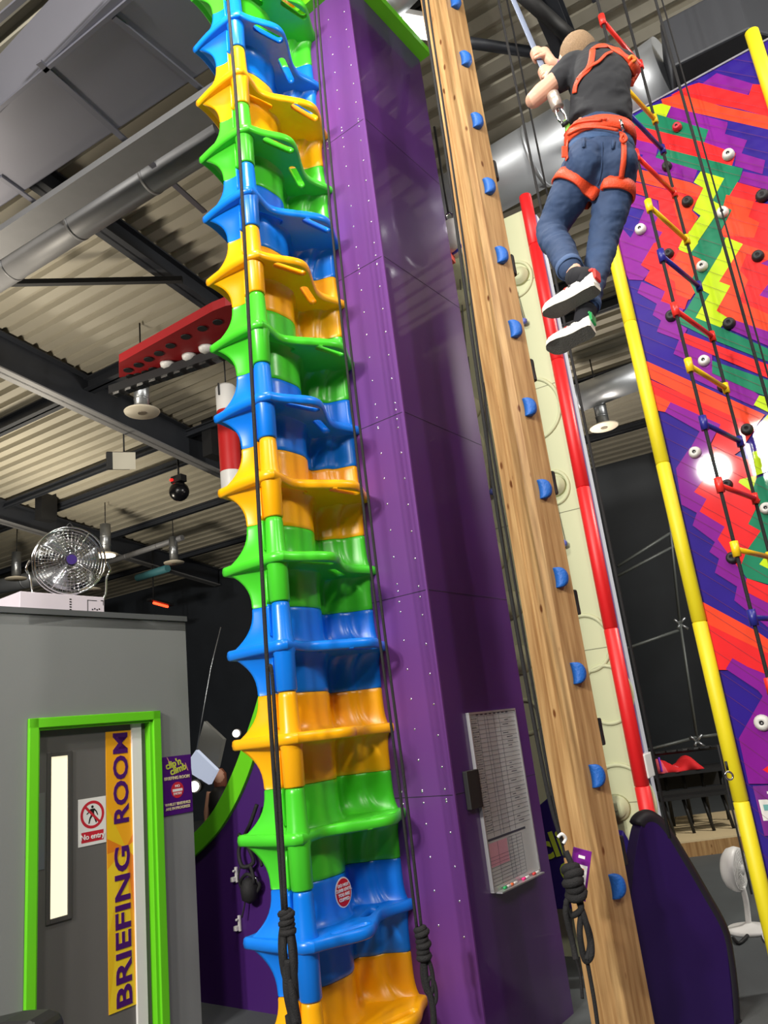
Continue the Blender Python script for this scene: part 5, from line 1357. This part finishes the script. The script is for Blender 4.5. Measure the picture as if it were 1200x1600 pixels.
# ================================================================== THE CLIMBING CHILD
from mathutils.bvhtree import BVHTree
YB = 2.55
def J(x, y, dy=0.): return at(x, y, YB+dy)
BWD = V(0, 1, 0)
def ell(bm, P, rx, ry, rz, ax=None, n=20):
    """ellipsoid; ax = (lateral, depth, up) axes"""
    a, b, c = ax or (XI, (F_), YI)
    M_ = Matrix(((a.x*rx, b.x*ry, c.x*rz, P.x), (a.y*rx, b.y*ry, c.y*rz, P.y), (a.z*rx, b.z*ry, c.z*rz, P.z), (0, 0, 0, 1)))
    bmesh.ops.create_uvsphere(bm, u_segments=n, v_segments=n//2+4, radius=1, matrix=M_)
def limbm(bm, pts, n=16, k=5):
    """pts: list of (P, r) or (P, r_lateral, r_depth): closed tapered limb with rounded ends"""
    P = [p[0] for p in pts]; sp = smooth_path(P, k); m = len(sp); rs = []
    for i in range(m):
        t = i/(m-1)*(len(pts)-1); j = min(int(t), len(pts)-2); f = t-j; f = f*f*(3-2*f)
        a, b = pts[j], pts[j+1]; r0 = (a[1], a[-1]); r1 = (b[1], b[-1])
        rs.append((r0[0]*(1-f)+r1[0]*f, r0[1]*(1-f)+r1[1]*f))
    tube(bm, sp, rs, n, hint=XI)
    for q_, r in ((sp[0], rs[0]), (sp[-1], rs[-1])): ell(bm, q_, min(r)*.98, min(r)*.98, min(r)*.98, n=14)
def merged(name, bm, m, parent, voxel, smooth_it=6):
    bmesh.ops.recalc_face_normals(bm, faces=bm.faces)
    o = obj(name, bm, m, parent, smooth=True)
    md = o.modifiers.new('r', 'REMESH'); md.mode = 'VOXEL'; md.voxel_size = voxel; md.use_smooth_shade = True
    ms_ = o.modifiers.new('s', 'SMOOTH'); ms_.iterations = smooth_it; ms_.factor = .5
    bake(o)
    for f in o.data.polygons: f.use_smooth = True
    return o
def bvh(*obs):
    vs = []; fs = []; n = 0
    for o in obs:
        l = rootloc(o)
        vs += [v.co+l for v in o.data.vertices]; fs += [[i+n for i in f.vertices] for f in o.data.polygons]; n = len(vs)
    return BVHTree.FromPolygons(vs, fs)
def surf(tree, x, y, off=.004):
    d = ray(x, y); loc, nn, idx, ds = tree.ray_cast(O_, d)
    if loc is None:
        loc, nn, idx, ds = tree.find_nearest(at(x, y, YB))
    if nn.dot(d) > 0: nn = -nn
    return loc+nn*off, nn
def ringband(tree, c, axis, off, n=40, R=.35):
    a, b = perp(axis); pts = []; ns = []
    for i in range(n):
        d = a*math.cos(2*PI*i/n)+b*math.sin(2*PI*i/n); loc, nn, idx, ds = tree.ray_cast(c+d*R, -d)
        if loc is None: loc = c+d*.08
        pts.append(loc+d*off); ns.append(d)
    # smooth
    for _k in range(2): pts = [(pts[i-1]+pts[i]*2+pts[(i+1) % n])/4 for i in range(n)]
    return pts, ns
from mathutils import noise as mn
def folds(o, amp, sc, st=(1, 1, 1)):
    l = rootloc(o)
    me = o.data; nn = [v.normal.copy() for v in me.vertices]
    for v, n_ in zip(me.vertices, nn):
        p = V(v.co.x*st[0], v.co.y*st[1], v.co.z*st[2])*sc
        w = mn.noise(p+V(mn.noise(p*.5)*2, 3, 1)); r_ = 1-abs(mn.noise(p*1.7+V(5, 2, 9)))*2
        v.co += n_*(amp*(.7*w+.6*(r_-.5)))
SKIN = mat('skin', (226, 172, 146), .5, noise=.05, nscale=30)
HAIR = mat('light_brown_hair', (150, 122, 92), .75, noise=.3, nscale=160, bump=.5, bscale=300)
TEE = mat('black_cotton', (40, 41, 46), .85, noise=.1, nscale=10, bump=.5, bscale=14)
DEN = mat('blue_denim', (44, 64, 98), .8, noise=.35, nscale=9, bump=.8, bscale=16)
HAR = mat('orange_red_webbing', (226, 74, 36), .55, noise=.06, nscale=40, bump=.2, bscale=150)
SOCK = mat('black_sock', (28, 28, 34), .9)
kid = thing('person', 'child in black shirt, jeans and orange harness hanging from a rope, seen from behind', 'person', J(900, 500))
# strap line held by the hands
ST0 = J(868, 152, .10); ST1 = at(797, -12, YB+.55); SD = (ST1-ST0).normalized()
def onstrap(y):   # point of the strap at image row y
    lo_, hi_ = 0, 1
    for _i in range(40):
        m_ = (lo_+hi_)/2; v = ST0.lerp(ST1, m_)-O_; yy = 800-FPX*v.dot(YI)/v.dot(F_)
        if yy > y: lo_ = m_
        else: hi_ = m_
    return ST0.lerp(ST1, lo_)
H1, H2p = onstrap(87), onstrap(116)
bm = bm_new()
# skull, jaw, nose, ears
hc_ = J(903, 88, .10)
hx, hy, hz_ax = XI, V(0, .94, -.34).normalized(), None
hz_ax = hx.cross(hy).normalized(); hx = hy.cross(hz_ax).normalized()
ell(bm, hc_, .073, .088, .092, (hx, hy, hz_ax)); ell(bm, hc_+hy*.045-hz_ax*.045, .05, .05, .055, (hx, hy, hz_ax)); ell(bm, hc_+hy*.1-hz_ax*.02, .012, .018, .016, (hx, hy, hz_ax), 10)
for sg_ in (-1, 1): ell(bm, hc_+hx*.074*sg_-hz_ax*.012+hy*.005, .01, .022, .03, (hx, hy, hz_ax), 12)
ell(bm, hc_+hy*.088-hz_ax*.058, .022, .012, .008, (hx, hy, hz_ax), 10)
limbm(bm, [(hc_-hz_ax*.03, .042), (J(925, 100, .03), .045), (J(932, 120, .0), .06)])
# trunk inside the shirt
limbm(bm, [(J(933, 100, 0), .10, .06), (J(936, 150, 0), .10, .07), (J(936, 200, .0), .095, .07), (J(938, 240, 0), .11, .075)])
# arms
def arm(sh, el_, wr, rs): limbm(bm, [(sh, rs[0]), (sh.lerp(el_, .5), rs[1]), (el_, rs[2]), (el_.lerp(wr, .4), rs[3]), (wr, rs[4])], k=6)
el1 = J(834, 156, .02); wr2 = J(858, 127, .13)
arm(J(897, 100, .0), el1, wr2, (.044, .038, .033, .034, .023))
wr1 = J(862, 98, .24)
arm(J(975, 105, .03), J(908, 128, .30), wr1, (.046, .04, .036, .034, .024))
# legs inside the jeans, down to the ankles
limbm(bm, [(J(915, 262, 0), .06), (J(890, 305, .05), .045), (J(865, 355, .105), .032), (J(877, 392, .03), .034), (J(892, 418, -.035), .035), (J(897, 428, -.052), .031)])
limbm(bm, [(J(962, 268, 0), .06), (J(955, 320, .035), .045), (J(942, 378, .06), .03), (J(934, 415, .05), .03), (J(920, 474, .0), .030), (J(918, 484, -.0), .028)])
# hands: palm, four curled fingers, thumb
def hand(P, wr, up=1):
    s_ = SD; cam_ = (O_-P); cam_ = (cam_-s_*cam_.dot(s_)).normalized(); rt_ = s_.cross(cam_)
    if rt_.dot(XI) < 0: rt_ = -rt_
    limbm(bm, [(wr, .024), (wr.lerp(P+rt_*.03, .55), .026, .02), (P+rt_*.026+s_*.002, .034, .02), (P+rt_*.02+s_*.01, .03, .016)], k=5)
    ell(bm, P+rt_*.022, .016, .016, .036, (rt_, cam_, s_), 12)
    for k in range(4):
        c = P + s_*(.029-.0185*k); ln = (1.0, 1.08, 1.02, .85)[k]; pts = []
        for a0 in (-20, 25, 70, 115, 160, 205, 245):
            a_ = math.radians(-20+(a0+20)*ln); pts.append(c + rt_*(.023*math.cos(a_)) + cam_*(.023*math.sin(a_)))
        n_p = smooth_path(pts, 3); tube(bm, n_p, [.0082-.0018*i/(len(n_p)-1) for i in range(len(n_p))], 10); ell(bm, n_p[-1], .0068, .0068, .0068, n=10); ell(bm, n_p[0], .0085, .0085, .0085, n=10)
    tp = [P+rt_*.03-s_*.03, P+rt_*.02+cam_*.008-s_*.044, P+rt_*.004+cam_*.018-s_*.05, P-rt_*.012+cam_*.018-s_*.047]
    n_p = smooth_path(tp, 4); tube(bm, n_p, [.011-.003*i/(len(n_p)-1) for i in range(len(n_p))], 10); ell(bm, n_p[-1], .008, .008, .008, n=10)
hand(H1, wr1); hand(H2p, wr2)
body = merged('body', bm, SKIN, kid, .0034, 1)
# hair cap: short crop over crown and back
bm = bm_new(); ell(bm, hc_-hy*.006+hz_ax*.006, .079, .09, .096, (hx, hy, hz_ax), 28)
for v in list(bm.verts):
    r_ = v.co-hc_; f_ = r_.dot(hy); u_ = r_.dot(hz_ax)
    if (f_ > .045 and u_ < .045) or u_ < -.08: v.co = hc_+(r_)*.86
    else: v.co += r_.normalized()*random.uniform(-.0015, .0015)
hair = obj('hair', bm, HAIR, kid, smooth=True)
# shirt
bm = bm_new()
limbm(bm, [(J(937, 196, -.0), .128, .092), (J(938, 178, -.0), .126, .092), (J(938, 150, -.015), .120, .094), (J(938, 122, -.02), .124, .088), (J(934, 100, .01), .10, .07)], n=24)
ell(bm, J(962, 106, -.0), .088, .07, .072); ell(bm, J(915, 108, .0), .075, .065, .065); ell(bm, J(945, 94, .03), .08, .06, .06)
limbm(bm, [(J(915, 100, .02), .05), (J(930, 86, .05), .055), (J(905, 84, .08), .0)] if False else [(J(912, 104, .01), .058), (J(896, 104, .01), .058), (J(874, 124, .01), .054)], n=18)
limbm(bm, [(J(970, 108, .01), .065), (J(960, 112, .12), .058), (J(940, 120, .2), .052)], n=18)
limbm(bm, [(J(925, 98, .02), .062), (J(928, 86, .05), .05)], n=18)
tee = merged('shirt', bm, TEE, kid, .0075, 5)
# jeans
bm = bm_new()
limbm(bm, [(J(937, 204, .0), .120, .088), (J(938, 225, -.01), .132, .098), (J(938, 250, -.01), .136, .10), (J(937, 272, .0), .11, .09)], n=24)
ell(bm, J(914, 256, -.035), .078, .085, .092); ell(bm, J(964, 256, -.035), .078, .085, .092)
limbm(bm, [(J(915, 258, 0), .088), (J(890, 305, .05), .08), (J(866, 350, .11), .066), (J(863, 368, .10), .062), (J(877, 392, .03), .056), (J(890, 419, -.035), .048)], n=20, k=5)
limbm(bm, [(J(962, 262, 0), .088), (J(955, 320, .035), .076), (J(942, 378, .06), .060), (J(934, 415, .05), .052), (J(925, 452, .02), .044), (J(920, 478, .0), .040)], n=20, k=5)
jeans = merged('jeans', bm, DEN, kid, .0075, 4)
folds(tee, .006, 11, (1, 1, 1.5)); folds(jeans, .0055, 12, (.8, .8, 2.0))
TR = bvh(tee, jeans)
TJ = bvh(jeans)
def band(name, tree, c, axis, off, w, th, m, parent=kid, n=44, R=.35):
    pts, ns = ringband(tree, c, axis, off, n, R); bm = bm_new(); ribbon(bm, pts, ns, w, th, closed=True); return obj(name, bm, m, parent, smooth=True)
# turned-up hems
for P0, P1 in ((J(876, 392, .03), J(891, 421, -.04)), (J(924, 452, .02), J(919, 480, .0))):
    ax = (P1-P0).normalized(); pts, ns = ringband(TJ, P1-ax*.012, ax, .001, 30, .12); bm = bm_new(); ribbon(bm, pts, ns, .03, .005, closed=True); obj('hem', bm, mat('denim_hem', (70, 92, 130), .85, bump=.3, bscale=60), jeans, smooth=True)
# waistband and belt loops
upv = (J(936, 190)-J(938, 230)).normalized()
band('waistband', TJ, J(937, 240, 0), upv, .0, .034, .004, mat('denim_waist', (62, 88, 128), .85, bump=.3, bscale=40), jeans)
for (x, y) in ((912, 224), (958, 226)):
    p0, n0 = surf(TJ, x, y-5, .006); p1, n1 = surf(TJ, x, y+8, .005); bm = bm_new(); ribbon(bm, [p0, p0.lerp(p1, .5)+n0*.003, p1], [n0, n0, n1], .013, .004); obj('belt_loop', bm, DEN, jeans)
# seams on the jeans seat
bm = bm_new(); pp = [surf(TJ, x, y, .001)[0] for x, y in ((941, 222), (941, 240), (940, 258), (938, 276), (934, 290))]; tube(bm, smooth_path(pp, 4), .0022, 6); obj('seat_seam', bm, mat('denim_thread', (40, 62, 98), .8), jeans, smooth=True)
# harness
hn = bpy.data.objects.new('harness', bpy.data.meshes.new('harness')); bpy.data.objects.remove(hn)
pts, ns = ringband(TR, J(937, 222, 0), upv, .003, 48); bm = bm_new(); ribbon(bm, pts, ns, .062, .012, closed=True)
har = obj('harness', bm, HAR, kid, smooth=True, label='orange red climbing harness')
def hstrap(name, pix, w, off=.005, th=.005, m=HAR, tree=TR, k=4):
    P = []; Nn = []
    for x, y in pix:
        p, n0 = surf(tree, x, y, off); P.append(p); Nn.append(n0)
    sp = smooth_path(P, k); nn = []
    for i in range(len(sp)):
        t = i/k; j = min(int(t), len(Nn)-1); nn.append(Nn[j].lerp(Nn[min(j+1, len(Nn)-1)], t-j))
    bm = bm_new(); ribbon(bm, sp, nn, w, th); return obj(name, bm, m, har, smooth=True)
for pix in (((889, 212), (900, 200), (918, 193), (938, 192)), ((889, 205), (902, 196), (922, 190), (946, 192)), ((893, 213), (912, 205), (936, 204), (962, 207))): hstrap('belt_fold', pix, .012, .016, .006)
band('leg_loop', TJ, J(906, 296, .02), (J(905, 250, 0)-J(880, 330, .06)+XI*.09).normalized(), .002, .055, .010, HAR, har, 36, .16)
band('leg_loop', TJ, J(960, 302, .02), (J(962, 250, 0)-J(955, 340, .03)).normalized(), .002, .055, .010, HAR, har, 36, .14)
hstrap('riser_strap', ((970, 208), (974, 225), (974, 250), (970, 280)), .022, .004, .004)
hstrap('riser_strap', ((890, 214), (888, 232), (888, 250)), .018, .006, .004)
bm = bm_new(); p, n0 = surf(TR, 888, 240, .016); quad_box(bm, p, XI, YI, F_, .012, .022, .004); obj('strap_buckle', bm, HAR, har, bevel=.002)
bm = bm_new(); p, n0 = surf(TR, 967, 203, .022); tube(bm, [p+YI*.022-XI*.008, p-YI*.02+XI*.006], [.007, .006], 8); obj('metal_buckle', bm, CHROME, har, smooth=True)
bm = bm_new(); p, n0 = surf(TR, 972, 222, .016); tube(bm, smooth_path([p+YI*.02, p+XI*.012, p-YI*.012, p-XI*.01, p+YI*.018], 4), .006, 8); obj('strap_ring', bm, HAR, har, smooth=True)
# shoulder yoke
hstrap('shoulder_strap', ((899, 146), (901, 134), (908, 121), (919, 109), (924, 96), (926, 80)), .026, .004)
hstrap('shoulder_strap', ((928, 78), (938, 74), (950, 74), (962, 79), (974, 88), (985, 98), (990, 110)), .034, .004)
hstrap('shoulder_strap', ((903, 126), (914, 113), (925, 104), (936, 98), (946, 88), (955, 84)), .014, .006)
hstrap('shoulder_pad', ((983, 97), (989, 108), (994, 120), (992, 136)), .05, .006, .014)
bm = bm_new(); p = surf(TR, 984, 96, .012)[0]; tube(bm, smooth_path([p-XI*.014, p+YI*.014, p+XI*.016, p-YI*.01], 4), .007, 8); obj('chest_ring', bm, mat('harness_gold', (226, 130, 50), .5), har, smooth=True)
# belay strap, swivel and karabiner
bel = thing('belay_strap', 'grey blue webbing belay strap the child grips, running up out of the photo', 'strap', ST0)
bm = bm_new(); pts = [ST0.lerp(ST1, t/12) for t in range(13)]+[ST1+SD*1.5]; ribbon(bm, pts, [(-F_)]*14, .028, .003); obj('webbing', bm, mat('grey_blue_webbing', (118, 128, 152), .6, bump=.2, bscale=120), bel)
q0, q1 = J(863, 146, .0), J(873, 172, .0); ax = (q1-q0).normalized()
bm = bm_new(); lathe(bm, q0, ax, [(0, .018), (.003, .023), (.006, .025), (.03, .0255), (.034, .024), (.038, .0255), (.075, .025), (.078, .021), (.08, .015)], 20); obj('swivel_sleeve', bm, mat('brushed_steel', (214, 200, 188), .35, metal=.6), bel)
bm = bm_new(); c_ = q1+ax*.03; pts = [c_+ax*(.038*math.cos(2*PI*i/20))+XI*(.018*math.sin(2*PI*i/20)) for i in range(20)]; tube(bm, pts, .0055, 8, closed=True, hint=F_); obj('karabiner', bm, CHROME, bel, smooth=True)
q2 = q1+ax*.06; q3 = J(887, 206, .02); bm = bm_new(); tube(bm, smooth_path([q2, q2.lerp(q3, .5)+XI*.01, q3], 5), .012, 8); obj('tie_in_loop', bm, mat('lime_webbing', (132, 190, 70), .6), bel, smooth=True)
bm = bm_new(); tube(bm, [q2+XI*.004, q2.lerp(q3, .4)+XI*.004], .015, 8); obj('black_sleeve', bm, BLACK, bel, smooth=True)
# purple wristband
Tb = bvh(body)
wdir = (wr1-J(908, 128, .30)).normalized()
pts, ns = ringband(Tb, wr1-wdir*.028, wdir, .0, 26, .05); bm = bm_new(); ribbon(bm, pts, ns, .02, .003, closed=True); obj('wristband', bm, mat('wristband_purple', (132, 40, 160), .4), kid, smooth=True)
# shoes
def shoe(toe, heel, up, L, accent):
    x = (toe-heel).normalized(); up = (up-x*up.dot(x)).normalized(); y = up.cross(x)
    def W_(a, b, c): return heel + x*a*L + y*b + up*c
    half = [(0, .022), (.04, .03), (.15, .034), (.35, .031), (.5, .033), (.68, .041), (.82, .040), (.92, .030), (.98, .016), (1, .004)]
    def hw(t):
        for (a, ra), (b, rb_) in zip(half, half[1:]):
            if a <= t <= b: return ra+(rb_-ra)*(t-a)/(b-a)
        return .004
    outl = [(t/24, hw(t/24)) for t in range(25)]+[(t/24, -hw(t/24)) for t in range(24, -1, -1)]
    rock = lambda t: .012*max(0, (t-.7)/.3)**2 + .004*max(0, (.1-t)/.1)
    bm = bm_new()
    lo_ = [bm.verts.new(W_(a, b*.97, rock(a))) for a, b in outl]; hi_ = [bm.verts.new(W_(a, b*1.06, rock(a)+.017)) for a, b in outl]
    bridge(bm, lo_, hi_); cap(bm, lo_, 1, True); cap(bm, hi_)
    root = obj('shoe', bm, [mat('shoe_white_rubber', (232, 226, 208), .5), mat('shoe_outsole', (92, 90, 84), .7, bump=.5, bscale=220)], kid, label='white trainer with %s trim' % accent[0])
    for f in root.data.polygons: f.use_smooth = False
    bm = bm_new(); prev = None
    for t, h, wf in ((.0, .045, .75), (.03, .062, .98), (.12, .068, 1), (.25, .066, 1), (.38, .062, 1), (.5, .055, 1), (.62, .046, 1), (.75, .037, 1), (.87, .03, .98), (.95, .022, .9), (.99, .012, .7)):
        r = []; w = hw(max(t, .02))*wf
        for i in range(16):
            a_ = PI*i/15; r.append(bm.verts.new(W_(t, w*math.cos(a_)*1.0, rock(t)+.018+h*math.sin(a_)**.75)))
        if prev: bridge(bm, prev, r, close=False)
        else: cap(bm, r)
        prev = r
    cap(bm, prev); obj('shoe_upper', bm, mat('shoe_white_leather', (226, 222, 216), .5, noise=.05, nscale=40), root, smooth=True)
    bm = bm_new(); quad_box(bm, W_(-.005, 0, .062), x, y, up, .006, .02, .022); quad_box(bm, W_(.06, .0, .082), x, y, up, .014, .024, .006); obj('heel_tab', bm, mat('trim_'+accent[0], accent[1], .5), root, bevel=.004)
    for k in range(3):
        bm = bm_new(); t = .42+.09*k; h = .058-.01*k; pr_ = [W_(t, .028*math.cos(a_), .018+.008+h*math.sin(a_)**.8) for a_ in [PI*i/10 for i in range(1, 10)]]
        ribbon(bm, [p+(p-W_(t, 0, .02)).normalized()*.002 for p in pr_], [(p-W_(t, 0, .02)) for p in pr_], .012, .002); obj('shoe_strap', bm, [mat('shoe_black', (40, 38, 40), .5), mat('trim_red', (214, 44, 40), .5), WHITE][k], root)
    return W_(.2, 0, .05), W_(.18, 0, .08)
sk1 = shoe(J(851, 497, .03), J(934, 452, -.13), Z_*.8+BWD*.55-XI*.3, .235, ('red', (222, 50, 40)))
sk2 = shoe(J(862, 547, .04), J(927, 516, -.06), Z_*.8+BWD*.5-XI*.05, .19, ('green', (40, 160, 84)))
# socks run from each shoe collar up to the ankle
for (lo_, hi_), top in ((sk1, J(900, 434, -.062)), (sk2, J(916, 484, -.002))):
    bm = bm_new(); limbm(bm, [(lo_, .033), (hi_, .037), (hi_.lerp(top, .6), .039), (top, .041)], n=18, k=4); obj('sock', bm, SOCK, kid, smooth=True)
